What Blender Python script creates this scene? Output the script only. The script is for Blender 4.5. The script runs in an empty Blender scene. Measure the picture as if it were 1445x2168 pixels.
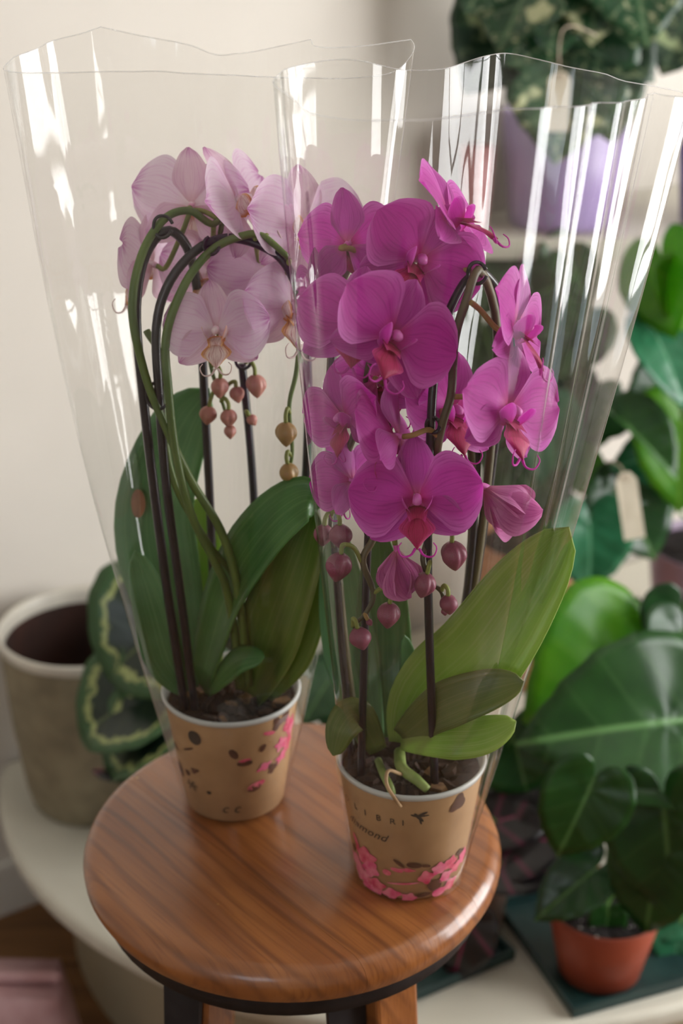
import bpy, bmesh, math, random
from mathutils import Vector, Matrix, Quaternion
random.seed(7)
SC = bpy.context.scene
COL = SC.collection
R = math.radians

# ------------------------------------------------------------------ camera
F, PITCH, CAMZ = 3000.0, R(24.0), 1.434
cam_d = bpy.data.cameras.new('camera'); cam = bpy.data.objects.new('camera', cam_d); COL.objects.link(cam)
cam.location = (0, 0, CAMZ); cam.rotation_euler = (math.pi/2 - PITCH, 0, 0)
cam_d.sensor_fit = 'VERTICAL'; cam_d.sensor_height = 22.3; cam_d.sensor_width = 14.9
cam_d.lens = 22.3 * F / 2168.0
cam_d.clip_start = 0.05
cam_d.dof.use_dof = True; cam_d.dof.focus_distance = 0.95; cam_d.dof.aperture_fstop = 2.8
SC.camera = cam
FWD = Vector((0, math.cos(PITCH), -math.sin(PITCH))); UPV = Vector((0, math.sin(PITCH), math.cos(PITCH))); RT = Vector((1, 0, 0))

# ------------------------------------------------------------------ world, lights, exposure
SC.view_settings.view_transform = 'Standard'; SC.view_settings.look = 'None'
SC.view_settings.gamma = 1.0; SC.view_settings.use_curve_mapping = False
SC.view_settings.exposure = 0.5
try:
    SC.cycles.transparent_max_bounces = 20
    SC.cycles.max_bounces = 6; SC.cycles.diffuse_bounces = 3; SC.cycles.glossy_bounces = 3; SC.cycles.transmission_bounces = 3
    SC.cycles.use_adaptive_sampling = True; SC.cycles.adaptive_threshold = 0.06; SC.cycles.adaptive_min_samples = 16; SC.cycles.use_light_tree = False
    SC.cycles.use_denoising = True
    SC.cycles.caustics_reflective = False; SC.cycles.caustics_refractive = False
    SC.cycles.sample_clamp_indirect = 4.0
except Exception:
    pass
W = bpy.data.worlds.new('daylight'); SC.world = W; W.use_nodes = True
W.node_tree.nodes['Background'].inputs[0].default_value = (0.80, 0.90, 1.0, 1)
W.node_tree.nodes['Background'].inputs[1].default_value = 1.0
def area(name, loc, target, sx, sy, power, col):
    d = bpy.data.lights.new(name, 'AREA'); d.shape = 'RECTANGLE'; d.size = sx; d.size_y = sy
    d.energy = power; d.color = col
    o = bpy.data.objects.new(name, d); COL.objects.link(o); o.location = loc
    o.rotation_euler = (Vector(target) - Vector(loc)).to_track_quat('-Z', 'Z').to_euler()
    return o
# daylight entering by the two windows of the room (right wall and wall behind the camera)
area('window_daylight_right', (1.88, 1.20, 1.16), (0, 1.20, 1.16), 1.36, 1.74, 52, (1.0, 0.985, 0.965))
area('window_daylight_behind', (-0.85, -1.58, 1.77), (-0.85, 0, 1.77), 0.94, 0.80, 4.5, (0.86, 0.93, 1.0))

def at(px, py, Y):
    d = RT * ((px - 722.5) / F) + FWD + UPV * ((1084.0 - py) / F)
    t = Y / d.y
    return Vector((d.x * t, Y, CAMZ + d.z * t))
def on_plane(px, py, z):
    d = RT * ((px - 722.5) / F) + FWD + UPV * ((1084.0 - py) / F)
    t = (z - CAMZ) / d.z
    return Vector((d.x * t, d.y * t, z))

# ------------------------------------------------------------------ materials
def s2l(c):
    return tuple(((x/255.0)/12.92 if x/255.0 <= 0.04045 else ((x/255.0 + 0.055)/1.055)**2.4) for x in c)
MATS = {}
def new_mat(name):
    m = bpy.data.materials.new(name); m.use_nodes = True
    nt = m.node_tree; nt.nodes.clear()
    out = nt.nodes.new('ShaderNodeOutputMaterial')
    MATS[name] = m
    return m, nt, out
def N(nt, t, **kw):
    n = nt.nodes.new(t)
    for k, v in kw.items(): setattr(n, k, v)
    return n
def mixcol(nt, fac, a, b):
    n = N(nt, 'ShaderNodeMix', data_type='RGBA')
    for s, v in ((n.inputs[0], fac), (n.inputs[6], a), (n.inputs[7], b)):
        if hasattr(v, 'is_linked'): nt.links.new(v, s)
        elif isinstance(v, (int, float)): s.default_value = v
        else: s.default_value = (*v, 1)
    return n.outputs[2]
def ramp(nt, val, a, b, c0=0.0, c1=1.0):
    n = N(nt, 'ShaderNodeMapRange'); n.inputs[1].default_value = a; n.inputs[2].default_value = b
    n.inputs[3].default_value = c0; n.inputs[4].default_value = c1
    nt.links.new(val, n.inputs[0]); return n.outputs[0]
def math_(nt, op, a, b=0.0):
    n = N(nt, 'ShaderNodeMath', operation=op)
    for s, v in ((n.inputs[0], a), (n.inputs[1], b)):
        if hasattr(v, 'is_linked'): nt.links.new(v, s)
        else: s.default_value = v
    return n.outputs[0]
def noise(nt, vec, scale, detail=3.0, rough=0.5):
    n = N(nt, 'ShaderNodeTexNoise'); n.inputs['Scale'].default_value = scale; n.inputs['Detail'].default_value = detail
    n.inputs['Roughness'].default_value = rough
    if vec is not None: nt.links.new(vec, n.inputs['Vector'])
    return n.outputs[0]
def mapping(nt, vec, scale=(1, 1, 1), rot=(0, 0, 0), loc=(0, 0, 0)):
    n = N(nt, 'ShaderNodeMapping'); n.inputs['Scale'].default_value = scale; n.inputs['Rotation'].default_value = rot
    n.inputs['Location'].default_value = loc
    nt.links.new(vec, n.inputs['Vector']); return n.outputs[0]
def bump(nt, h, strength, dist=0.002):
    n = N(nt, 'ShaderNodeBump'); n.inputs['Strength'].default_value = strength; n.inputs['Distance'].default_value = dist
    nt.links.new(h, n.inputs['Height']); return n.outputs[0]

def simple(name, c1, c2=None, rough=0.5, scale=40.0, bmp=0.0, spec=0.5, lo=0.35, hi=0.65, metallic=0.0, stretch=(1, 1, 1), transl=0.0):
    """colour with a noise variation; colours given as sRGB 0-255"""
    m, nt, out = new_mat(name)
    tc = N(nt, 'ShaderNodeTexCoord').outputs['Object']
    v = mapping(nt, tc, stretch)
    nz = noise(nt, v, scale)
    c1 = s2l(c1); c2 = s2l(c2) if c2 else tuple(x*0.8 for x in c1)
    col = mixcol(nt, ramp(nt, nz, lo, hi), c1, c2)
    b = N(nt, 'ShaderNodeBsdfPrincipled'); nt.links.new(col, b.inputs['Base Color'])
    b.inputs['Roughness'].default_value = rough; b.inputs['Metallic'].default_value = metallic
    b.inputs['Specular IOR Level'].default_value = spec
    if bmp: nt.links.new(bump(nt, nz, bmp), b.inputs['Normal'])
    if transl:
        t = N(nt, 'ShaderNodeBsdfTranslucent'); nt.links.new(col, t.inputs[0])
        mx = N(nt, 'ShaderNodeMixShader'); mx.inputs[0].default_value = transl
        nt.links.new(b.outputs[0], mx.inputs[1]); nt.links.new(t.outputs[0], mx.inputs[2]); nt.links.new(mx.outputs[0], out.inputs[0])
    else:
        nt.links.new(b.outputs[0], out.inputs[0])
    return m

def petal_mat(name, base, edge, vein, throat, transl=0.42, vein_amt=0.5, tip=None):
    m, nt, out = new_mat(name)
    uv = N(nt, 'ShaderNodeUVMap').outputs[0]
    sx = N(nt, 'ShaderNodeSeparateXYZ'); nt.links.new(uv, sx.inputs[0])
    u, v = sx.outputs[0], sx.outputs[1]
    vein_n = noise(nt, mapping(nt, uv, (1.6, 16, 1)), 1.0, 2.0)
    fine = noise(nt, mapping(nt, uv, (6, 40, 1)), 1.0, 2.0)
    absv = math_(nt, 'ABSOLUTE', v)
    e = ramp(nt, absv, 0.55, 1.0)
    col = mixcol(nt, e, s2l(base), s2l(edge))
    vf = math_(nt, 'MULTIPLY', ramp(nt, vein_n, 0.50, 0.66), vein_amt)
    col = mixcol(nt, vf, col, s2l(vein))
    vf2 = math_(nt, 'MULTIPLY', ramp(nt, fine, 0.52, 0.66), vein_amt*0.35)
    col = mixcol(nt, vf2, col, s2l(vein))
    col = mixcol(nt, ramp(nt, u, 0.26, 0.02), col, s2l(throat))
    if tip:
        tn = math_(nt, 'MULTIPLY', ramp(nt, u, 0.80, 1.0), ramp(nt, vein_n, 0.35, 0.6))
        col = mixcol(nt, tn, col, s2l(tip))
    b = N(nt, 'ShaderNodeBsdfPrincipled'); nt.links.new(col, b.inputs['Base Color'])
    b.inputs['Roughness'].default_value = 0.5; b.inputs['Specular IOR Level'].default_value = 0.35
    b.inputs['Sheen Weight'].default_value = 0.15
    nt.links.new(bump(nt, fine, 0.12, 0.001), b.inputs['Normal'])
    t = N(nt, 'ShaderNodeBsdfTranslucent'); nt.links.new(col, t.inputs[0])
    mx = N(nt, 'ShaderNodeMixShader'); mx.inputs[0].default_value = transl
    nt.links.new(b.outputs[0], mx.inputs[1]); nt.links.new(t.outputs[0], mx.inputs[2]); nt.links.new(mx.outputs[0], out.inputs[0])
    return m

def leaf_mat(name, base, dark, rib, rough=0.35, transl=0.3, veins=10.0, rib_amt=0.7, speck=None, strap=False, margin=None, vein_fac=0.35):
    """u along the leaf, v across (-1..1)"""
    m, nt, out = new_mat(name)
    uv = N(nt, 'ShaderNodeUVMap').outputs[0]
    sx = N(nt, 'ShaderNodeSeparateXYZ'); nt.links.new(uv, sx.inputs[0])
    u, v = sx.outputs[0], sx.outputs[1]
    absv = math_(nt, 'ABSOLUTE', v)
    tc = N(nt, 'ShaderNodeTexCoord').outputs['Object']
    big = noise(nt, tc, 22.0, 2.0)
    col = mixcol(nt, ramp(nt, big, 0.35, 0.68), s2l(base), s2l(dark))
    if strap:
        st = noise(nt, mapping(nt, uv, (0.8, 18, 1)), 1.0, 1.0)
        col = mixcol(nt, math_(nt, 'MULTIPLY', ramp(nt, st, 0.48, 0.64), vein_fac), col, s2l(rib))
        hgt = st
    else:
        w = math_(nt, 'SINE', math_(nt, 'MULTIPLY', math_(nt, 'SUBTRACT', u, math_(nt, 'MULTIPLY', absv, 0.35)), veins * 6.283))
        hgt = w
        col = mixcol(nt, math_(nt, 'MULTIPLY', ramp(nt, w, 0.86, 1.0), vein_fac), col, s2l(rib))
    col = mixcol(nt, math_(nt, 'MULTIPLY', ramp(nt, absv, 0.05, 0.015), rib_amt), col, s2l(rib))
    if speck:
        sp = noise(nt, tc, 75.0, 4.0, 0.65)
        bigp = noise(nt, mapping(nt, tc, (1, 1, 1), (0, 0, 0), (3.1, 1.7, 0.3)), 16.0, 2.0)
        f = math_(nt, 'MAXIMUM', ramp(nt, sp, 0.57, 0.66, 0.0, 0.75), ramp(nt, bigp, 0.62, 0.66))
        col = mixcol(nt, f, col, s2l(speck))
    if margin:
        a, b_, c = margin[1:]
        rv = N(nt, 'ShaderNodeUVMap', uv_map='RIM').outputs[0]
        sr = N(nt, 'ShaderNodeSeparateXYZ'); nt.links.new(rv, sr.inputs[0])
        wob = noise(nt, tc, 60.0, 2.0)
        rr = math_(nt, 'ADD', sr.outputs[0], ramp(nt, wob, 0.3, 0.7, -0.07, 0.07))
        band = math_(nt, 'MULTIPLY', ramp(nt, rr, a, a + 0.03), ramp(nt, rr, b_ + 0.03, b_))
        col = mixcol(nt, ramp(nt, rr, b_, b_ + 0.04), col, s2l((58, 92, 52)))
        col = mixcol(nt, math_(nt, 'MULTIPLY', band, c), col, s2l(margin[0]))
    b = N(nt, 'ShaderNodeBsdfPrincipled'); nt.links.new(col, b.inputs['Base Color'])
    b.inputs['Roughness'].default_value = rough
    nt.links.new(bump(nt, hgt, 0.10, 0.002), b.inputs['Normal'])
    t = N(nt, 'ShaderNodeBsdfTranslucent')
    nt.links.new(mixcol(nt, 0.5, col, s2l((120, 190, 40))), t.inputs[0])
    mx = N(nt, 'ShaderNodeMixShader'); mx.inputs[0].default_value = transl
    nt.links.new(b.outputs[0], mx.inputs[1]); nt.links.new(t.outputs[0], mx.inputs[2]); nt.links.new(mx.outputs[0], out.inputs[0])
    return m

def film_mat(name, haze=0.012, tint=(0.97, 0.97, 0.965), rough=0.035):
    m, nt, out = new_mat(name)
    tc = N(nt, 'ShaderNodeTexCoord').outputs['Object']
    h = noise(nt, mapping(nt, tc, (24, 24, 2.2)), 1.0, 1.0)
    nrm = bump(nt, h, 0.6, 0.012)
    lw = N(nt, 'ShaderNodeLayerWeight'); lw.inputs[0].default_value = 0.5; nt.links.new(nrm, lw.inputs['Normal'])
    fr = math_(nt, 'POWER', lw.outputs['Facing'], 4.2)
    fr = math_(nt, 'ADD', math_(nt, 'MULTIPLY', fr, 0.85), 0.05)
    tr = N(nt, 'ShaderNodeBsdfTransparent'); tr.inputs[0].default_value = (*tint, 1)
    df = N(nt, 'ShaderNodeBsdfDiffuse'); df.inputs[0].default_value = (0.9, 0.9, 0.88, 1)
    tl = N(nt, 'ShaderNodeBsdfTranslucent'); tl.inputs[0].default_value = (0.9, 0.9, 0.88, 1)
    hz = N(nt, 'ShaderNodeMixShader'); hz.inputs[0].default_value = 0.5
    nt.links.new(df.outputs[0], hz.inputs[1]); nt.links.new(tl.outputs[0], hz.inputs[2])
    m1 = N(nt, 'ShaderNodeMixShader'); m1.inputs[0].default_value = haze
    nt.links.new(tr.outputs[0], m1.inputs[1]); nt.links.new(hz.outputs[0], m1.inputs[2])
    gl = N(nt, 'ShaderNodeBsdfGlossy'); gl.inputs['Color'].default_value = (1, 1, 1, 1); gl.inputs['Roughness'].default_value = rough
    nt.links.new(nrm, gl.inputs['Normal'])
    m2 = N(nt, 'ShaderNodeMixShader'); nt.links.new(fr, m2.inputs[0])
    nt.links.new(m1.outputs[0], m2.inputs[1]); nt.links.new(gl.outputs[0], m2.inputs[2])
    nt.links.new(m2.outputs[0], out.inputs[0])
    return m

GRAIN = R(-48.8)
def wood_mat():
    m, nt, out = new_mat('stool_wood')
    tc = N(nt, 'ShaderNodeTexCoord').outputs['Object']
    v = mapping(nt, tc, (1, 1, 1), (0, 0, -GRAIN))
    wob = noise(nt, mapping(nt, v, (3.0, 11, 4)), 1.0, 2.0)
    sx = N(nt, 'ShaderNodeSeparateXYZ'); nt.links.new(v, sx.inputs[0])
    y = math_(nt, 'ADD', sx.outputs[1], math_(nt, 'MULTIPLY', wob, 0.045))
    rings = math_(nt, 'SINE', math_(nt, 'MULTIPLY', math_(nt, 'ADD', y, math_(nt, 'MULTIPLY', sx.outputs[2], 0.6)), 360.0))
    fibre = noise(nt, mapping(nt, v, (14, 420, 60)), 1.0, 3.0)
    streak = noise(nt, mapping(nt, v, (3, 60, 10)), 1.0, 3.0)
    broad = noise(nt, mapping(nt, v, (5, 22, 6)), 1.0, 2.0)
    col = mixcol(nt, ramp(nt, broad, 0.3, 0.7), s2l((130, 74, 36)), s2l((172, 108, 56)))
    col = mixcol(nt, math_(nt, 'MULTIPLY', ramp(nt, rings, 0.2, 1.0), ramp(nt, streak, 0.35, 0.65, 0.1, 0.75)), col, s2l((92, 50, 26)))
    col = mixcol(nt, ramp(nt, fibre, 0.50, 0.72, 0.0, 0.45), col, s2l((96, 48, 22)))
    sc = noise(nt, mapping(nt, tc, (60, 60, 60)), 1.0, 2.0)
    col = mixcol(nt, ramp(nt, sc, 0.75, 0.78, 0.0, 0.6), col, s2l((226, 180, 110)))
    b = N(nt, 'ShaderNodeBsdfPrincipled'); nt.links.new(col, b.inputs['Base Color'])
    nt.links.new(ramp(nt, streak, 0.3, 0.7, 0.28, 0.42), b.inputs['Roughness'])
    b.inputs['Coat Weight'].default_value = 0.55; b.inputs['Coat Roughness'].default_value = 0.18
    nt.links.new(bump(nt, math_(nt, 'ADD', rings, math_(nt, 'MULTIPLY', fibre, 1.5)), 0.12, 0.001), b.inputs['Normal'])
    nt.links.new(b.outputs[0], out.inputs[0])
    return m
def plank_mat():
    m, nt, out = new_mat('floor_oak')
    tc = N(nt, 'ShaderNodeTexCoord').outputs['Object']
    g = noise(nt, mapping(nt, tc, (3, 40, 1)), 1.0, 3.0)
    col = mixcol(nt, ramp(nt, g, 0.3, 0.7), s2l((140, 98, 58)), s2l((98, 66, 38)))
    b = N(nt, 'ShaderNodeBsdfPrincipled'); nt.links.new(col, b.inputs['Base Color']); b.inputs['Roughness'].default_value = 0.45
    nt.links.new(b.outputs[0], out.inputs[0]); return m

M_petal = petal_mat('magenta_petal', (218, 66, 188), (236, 128, 220), (178, 26, 144), (200, 40, 130), 0.42, 0.45)  # edge pink brightened to stand in for rim light on the petals
M_sepal = petal_mat('magenta_sepal', (202, 70, 178), (214, 110, 196), (168, 34, 136), (206, 90, 140), 0.40, 0.5)
M_lip = petal_mat('magenta_lip', (182, 24, 92), (206, 50, 140), (120, 10, 30), (110, 14, 20), 0.22, 0.7)
M_budopen = petal_mat('half_open_petal', (208, 100, 170), (224, 140, 196), (176, 60, 130), (196, 110, 130), 0.35, 0.6)
P_petal = petal_mat('pale_petal', (246, 220, 241), (249, 229, 245), (230, 174, 220), (246, 228, 236), 0.5, 0.45, tip=(196, 90, 180))
P_sepal = petal_mat('pale_sepal', (244, 212, 230), (247, 222, 234), (220, 158, 204), (232, 190, 200), 0.45, 0.5, tip=(196, 96, 176))
P_lip = petal_mat('pale_lip', (240, 220, 214), (232, 170, 70), (170, 50, 60), (226, 140, 40), 0.3, 0.9)
M_col = simple('column_pink', (222, 120, 196), (210, 90, 170), 0.4, 120)
M_colp = simple('column_white', (240, 222, 224), (226, 160, 190), 0.4, 120)
M_bud = simple('bud_mauve', (146, 70, 102), (118, 62, 68), 0.45, 60, 0.05, stretch=(1, 1, .4))
M_budp = simple('bud_rosy_green', (206, 122, 130), (172, 136, 100), 0.45, 50, 0.05)
M_budg = simple('bud_green', (158, 142, 70), (176, 120, 90), 0.45, 50, 0.05)
M_pedA = simple('pedicel_ochre', (166, 126, 74), (140, 120, 60), 0.5, 60)
M_pedB = simple('pedicel_green', (140, 150, 70), (120, 128, 60), 0.5, 60)
M_stemA = simple('stem_olive_brown', (98, 88, 58), (74, 70, 46), 0.45, 50, stretch=(1, 1, .3))
M_stemB = simple('stem_green', (96, 118, 50), (72, 96, 40), 0.45, 50, stretch=(1, 1, .3))
M_black = simple('black_plastic', (26, 24, 28), (38, 30, 40), 0.28, 90)
M_root = simple('aerial_root', (150, 164, 92), (118, 138, 66), 0.5, 90, 0.1)
M_rootd = simple('dry_root', (190, 156, 116), (150, 116, 80), 0.7, 90)
M_bark = simple('bark', (72, 50, 38), (36, 26, 22), 0.85, 90, 0.6)
M_bark2 = simple('bark_light', (150, 112, 70), (96, 66, 44), 0.8, 90, 0.5)
M_kraft = simple('kraft_sleeve', (188, 150, 108), (172, 134, 94), 0.6, 30, 0.05)
M_pot = simple('milky_plastic', (232, 233, 229), (220, 222, 218), 0.35, 20, transl=0.2)
M_ink = simple('print_ink', (66, 58, 50), (50, 44, 40), 0.6, 60)
M_pinkA = simple('print_pink', (222, 70, 124), (236, 140, 160), 0.55, 110)
M_pinkB = simple('print_rose', (232, 120, 140), (204, 40, 90), 0.55, 120)
M_brownp = simple('print_brown', (74, 44, 32), (96, 58, 40), 0.6, 100)
M_leafO = leaf_mat('orchid_leaf', (84, 128, 64), (60, 104, 50), (124, 158, 92), 0.32, 0.28, strap=True, rib_amt=0.35)
M_leafOt = leaf_mat('orchid_leaf_sheen', (104, 154, 104), (82, 132, 80), (142, 180, 124), 0.32, 0.3, strap=True, rib_amt=0.35)  # teal window sheen of the glossy leaf painted into the base colour
M_leafOl = leaf_mat('orchid_leaf_backlit', (182, 196, 108), (152, 178, 80), (200, 206, 136), 0.33, 0.48, strap=True, rib_amt=0.2, vein_fac=0.5)  # lit copy: light coming through the leaf put into a paler colour
M_leafOd = leaf_mat('orchid_leaf_olive', (120, 126, 62), (94, 106, 52), (150, 144, 92), 0.34, 0.3, strap=True, rib_amt=0.3)
M_heart = leaf_mat('heart_leaf', (44, 88, 36), (32, 70, 30), (120, 170, 100), 0.28, 0.30, veins=4.0, vein_fac=0.10)
M_heartb = leaf_mat('heart_leaf_bright', (104, 168, 36), (76, 146, 34), (150, 190, 80), 0.32, 0.5, veins=4.0, rib_amt=0.4, vein_fac=0.12)
M_heartd = leaf_mat('heart_leaf_dark', (40, 82, 40), (28, 62, 32), (100, 140, 80), 0.26, 0.22, veins=4.0, vein_fac=0.08)
M_heartt = leaf_mat('heart_leaf_teal', (52, 120, 84), (38, 96, 64), (110, 170, 130), 0.25, 0.25, veins=5.0, vein_fac=0.12)
M_monst = leaf_mat('variegated_leaf', (44, 82, 52), (28, 58, 36), (120, 150, 110), 0.24, 0.18, veins=4.0, speck=(196, 200, 156), rib_amt=0.6)
M_monstd = leaf_mat('variegated_leaf_dark', (30, 56, 36), (18, 38, 26), (90, 116, 84), 0.35, 0.15, veins=4.0, speck=(150, 164, 120), rib_amt=0.5)
M_cala = leaf_mat('calathea_leaf', (36, 52, 40), (24, 36, 30), (130, 150, 90), 0.32, 0.12, veins=4.0, margin=((176, 188, 120), 0.72, 0.80, 0.85), rib_amt=0.4, vein_fac=0.05)
M_strom = leaf_mat('pink_veined_leaf', (40, 34, 36), (28, 24, 28), (150, 60, 96), 0.3, 0.12, veins=1.5, rib_amt=0.9, vein_fac=0.35)
M_petiole = simple('petiole', (96, 140, 60), (80, 120, 50), 0.45, 40)
M_soil = simple('potting_soil', (34, 26, 24), (18, 14, 14), 0.95, 160, 0.8)
M_perl = simple('perlite', (190, 186, 178), (160, 156, 150), 0.8, 80)
M_terra = simple('terracotta_plastic', (150, 68, 44), (138, 60, 38), 0.5, 18)
M_coco = simple('hammered_peach', (200, 146, 108), (166, 108, 74), 0.6, 55, 0.7)
M_lilac = simple('lilac_glaze', (176, 156, 202), (162, 142, 192), 0.3, 8)
M_mauvepot = simple('mauve_glaze', (140, 118, 140), (126, 106, 128), 0.35, 8)
M_brownpot = simple('taupe_glaze', (104, 82, 68), (92, 72, 60), 0.4, 10)
M_darkpot = simple('charcoal_pot', (34, 34, 36), (24, 24, 28), 0.45, 20)
M_stoneware = simple('stoneware_body', (146, 135, 110), (124, 114, 92), 0.7, 28, 0.15)
M_glaze = simple('cream_glaze', (214, 208, 194), (200, 194, 182), 0.35, 14)
M_brownsoil = simple('brown_interior', (58, 28, 16), (40, 20, 12), 0.8, 16)
M_white = simple('white_lacquer', (216, 212, 197), (208, 204, 189), 0.35, 4)
M_panel = simple('cream_panel', (172, 160, 134), (162, 150, 126), 0.6, 5)
M_wall = simple('wall_plaster', (228, 221, 211), (222, 215, 205), 0.85, 3, 0.05)
M_trim = simple('trim_paint', (232, 228, 220), (224, 220, 212), 0.5, 4)
M_tray = simple('dark_green_tray', (34, 62, 60), (28, 52, 52), 0.35, 30)
M_card = simple('tag_card', (214, 204, 184), (204, 194, 172), 0.8, 40)
M_string = simple('tag_string', (196, 180, 160), (176, 160, 140), 0.9, 80)
M_iron = simple('black_iron', (40, 40, 44), (54, 54, 58), 0.45, 40, metallic=0.6)
M_pinkpaper = simple('pink_paper', (204, 168, 172), (176, 134, 136), 0.8, 14, 0.2)
M_spot = simple('leaf_scorch', (150, 104, 66), (126, 80, 52), 0.8, 60)
M_film = film_mat('clear_film')
def edge_mat():
    m, nt, out = new_mat('film_cut_edge')
    tr = N(nt, 'ShaderNodeBsdfTransparent'); tl = N(nt, 'ShaderNodeBsdfTranslucent'); tl.inputs[0].default_value = (.95, .95, .94, 1)
    df = N(nt, 'ShaderNodeBsdfDiffuse'); df.inputs[0].default_value = (.95, .95, .94, 1)
    a = N(nt, 'ShaderNodeMixShader'); a.inputs[0].default_value = .5; nt.links.new(tl.outputs[0], a.inputs[1]); nt.links.new(df.outputs[0], a.inputs[2])
    b = N(nt, 'ShaderNodeMixShader'); b.inputs[0].default_value = .35; nt.links.new(tr.outputs[0], b.inputs[1]); nt.links.new(a.outputs[0], b.inputs[2])
    nt.links.new(b.outputs[0], out.inputs[0]); return m
M_filmedge = edge_mat()
M_wood = wood_mat()
M_floor = plank_mat()

# ------------------------------------------------------------------ object helpers
def link(o, parent=None):
    COL.objects.link(o)
    if parent is not None: o.parent = parent
    return o
def mesh(name, verts, faces, mat, uvs=None, smooth=True):
    me = bpy.data.meshes.new(name)
    me.from_pydata([tuple(v) for v in verts], [], faces)
    if uvs is not None:
        ul = me.uv_layers.new(name='UVMap')
        for l in me.loops: ul.data[l.index].uv = uvs[l.vertex_index]
    if smooth: me.polygons.foreach_set('use_smooth', [True]*len(me.polygons))
    if isinstance(mat, (list, tuple)):
        for m in mat: me.materials.append(m)
    elif mat: me.materials.append(mat)
    me.update(); return me
ROOTLOC = {}
def obj(name, me, parent=None):
    return link(bpy.data.objects.new(name, me), parent)
def wobj(name, verts, faces, mat, parent=None, uvs=None, smooth=True):
    """mesh given in world coordinates, placed under an (unrotated) parent"""
    off = ROOTLOC.get(parent.name, Vector()) if parent else Vector()
    return obj(name, mesh(name, [Vector(v) - off for v in verts], faces, mat, uvs, smooth), parent)
def tag(o, label, cat, group=None, kind=None):
    o['label'] = label
    if cat: o['category'] = cat
    if group: o['group'] = group
    if kind: o['kind'] = kind
    return o
def thing(name, loc, label, cat, group=None):
    o = bpy.data.objects.new(name, None); COL.objects.link(o); o.location = loc; o.empty_display_size = 0.02
    ROOTLOC[o.name] = Vector(loc)
    return tag(o, label, cat, group)
def part_as_parent(o, parent):
    ROOTLOC[o.name] = ROOTLOC.get(parent.name, Vector())
    return o
def catmull(pts, n):
    P = [Vector(p) for p in pts]
    if len(P) == 2: return [P[0].lerp(P[1], i/(n-1)) for i in range(n)]
    P = [P[0]*2 - P[1]] + P + [P[-1]*2 - P[-2]]
    k = len(P) - 3; out = []
    for i in range(n):
        t = i/(n-1)*k; j = min(int(t), k-1); f = t - j
        a, b, c, d = P[j:j+4]
        out.append(0.5*((2*b) + (c-a)*f + (2*a-5*b+4*c-d)*f*f + (3*b-a-3*c+d)*f**3))
    return out
def tube_data(pts, rad, sides=8, n=None, closed_ends=True):
    n = n or max(6, 5*len(pts)); C = catmull(pts, n)
    rads = rad if isinstance(rad, (list, tuple)) else [rad]
    rr = []
    for i in range(n):
        t = i/(n-1)*(len(rads)-1) if len(rads) > 1 else 0
        j = min(int(t), max(0, len(rads)-2)); f = t-j
        rr.append(rads[j]*(1-f) + rads[min(j+1, len(rads)-1)]*f)
    V, Fc = [], []
    prev = None
    for i, p in enumerate(C):
        tg = (C[min(i+1, n-1)] - C[max(i-1, 0)]).normalized()
        if prev is None:
            a = Vector((0, 0, 1)) if abs(tg.z) < .9 else Vector((1, 0, 0)); nx = tg.cross(a).normalized()
        else:
            nx = (prev - tg*prev.dot(tg)).normalized()
        prev = nx; ny = tg.cross(nx)
        for s in range(sides):
            an = 2*math.pi*s/sides
            V.append(p + (nx*math.cos(an) + ny*math.sin(an))*rr[i])
    for i in range(n-1):
        for s in range(sides):
            a = i*sides+s; b = i*sides+(s+1) % sides
            Fc.append((a, b, b+sides, a+sides))
    if closed_ends:
        Fc.append(tuple(reversed(range(sides)))); Fc.append(tuple(range((n-1)*sides, n*sides)))
    return V, Fc
def tube(name, pts, rad, mat, parent=None, sides=8, n=None):
    V, Fc = tube_data(pts, rad, sides, n); return wobj(name, V, Fc, mat, parent)
def lathe_data(c, prof, seg=48, close=False):
    V, Fc = [], []
    for r, z in prof:
        for s in range(seg):
            a = 2*math.pi*s/seg; V.append(Vector((c[0]+r*math.cos(a), c[1]+r*math.sin(a), c[2]+z)))
    for i in range(len(prof)-1):
        for s in range(seg):
            a = i*seg+s; b = i*seg+(s+1) % seg
            Fc.append((a, b, b+seg, a+seg))
    return V, Fc
def lathe(name, c, prof, mat, parent=None, seg=48):
    V, Fc = lathe_data(c, prof, seg); return wobj(name, V, Fc, mat, parent)
def box_data(c, s, rz=0.0, off=0):
    V = []; cz, sz = math.cos(rz), math.sin(rz)
    for z in (-.5, .5):
        for x, y in ((-.5, -.5), (.5, -.5), (.5, .5), (-.5, .5)):
            X, Y = x*s[0], y*s[1]
            V.append(Vector((c[0]+X*cz-Y*sz, c[1]+X*sz+Y*cz, c[2]+z*s[2])))
    Fc = [(3, 2, 1, 0), (4, 5, 6, 7), (0, 1, 5, 4), (1, 2, 6, 5), (2, 3, 7, 6), (3, 0, 4, 7)]
    return V, [tuple(i+off for i in f) for f in Fc]
def box(name, c, s, mat, parent=None, rz=0.0, bev=0.0):
    V, Fc = box_data(c, s, rz)
    o = wobj(name, V, Fc, mat, parent, smooth=False)
    if bev:
        b = o.modifiers.new('edge', 'BEVEL'); b.width = bev; b.segments = 3
    return o
def struct(o): o['kind'] = 'structure'; return o

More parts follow.
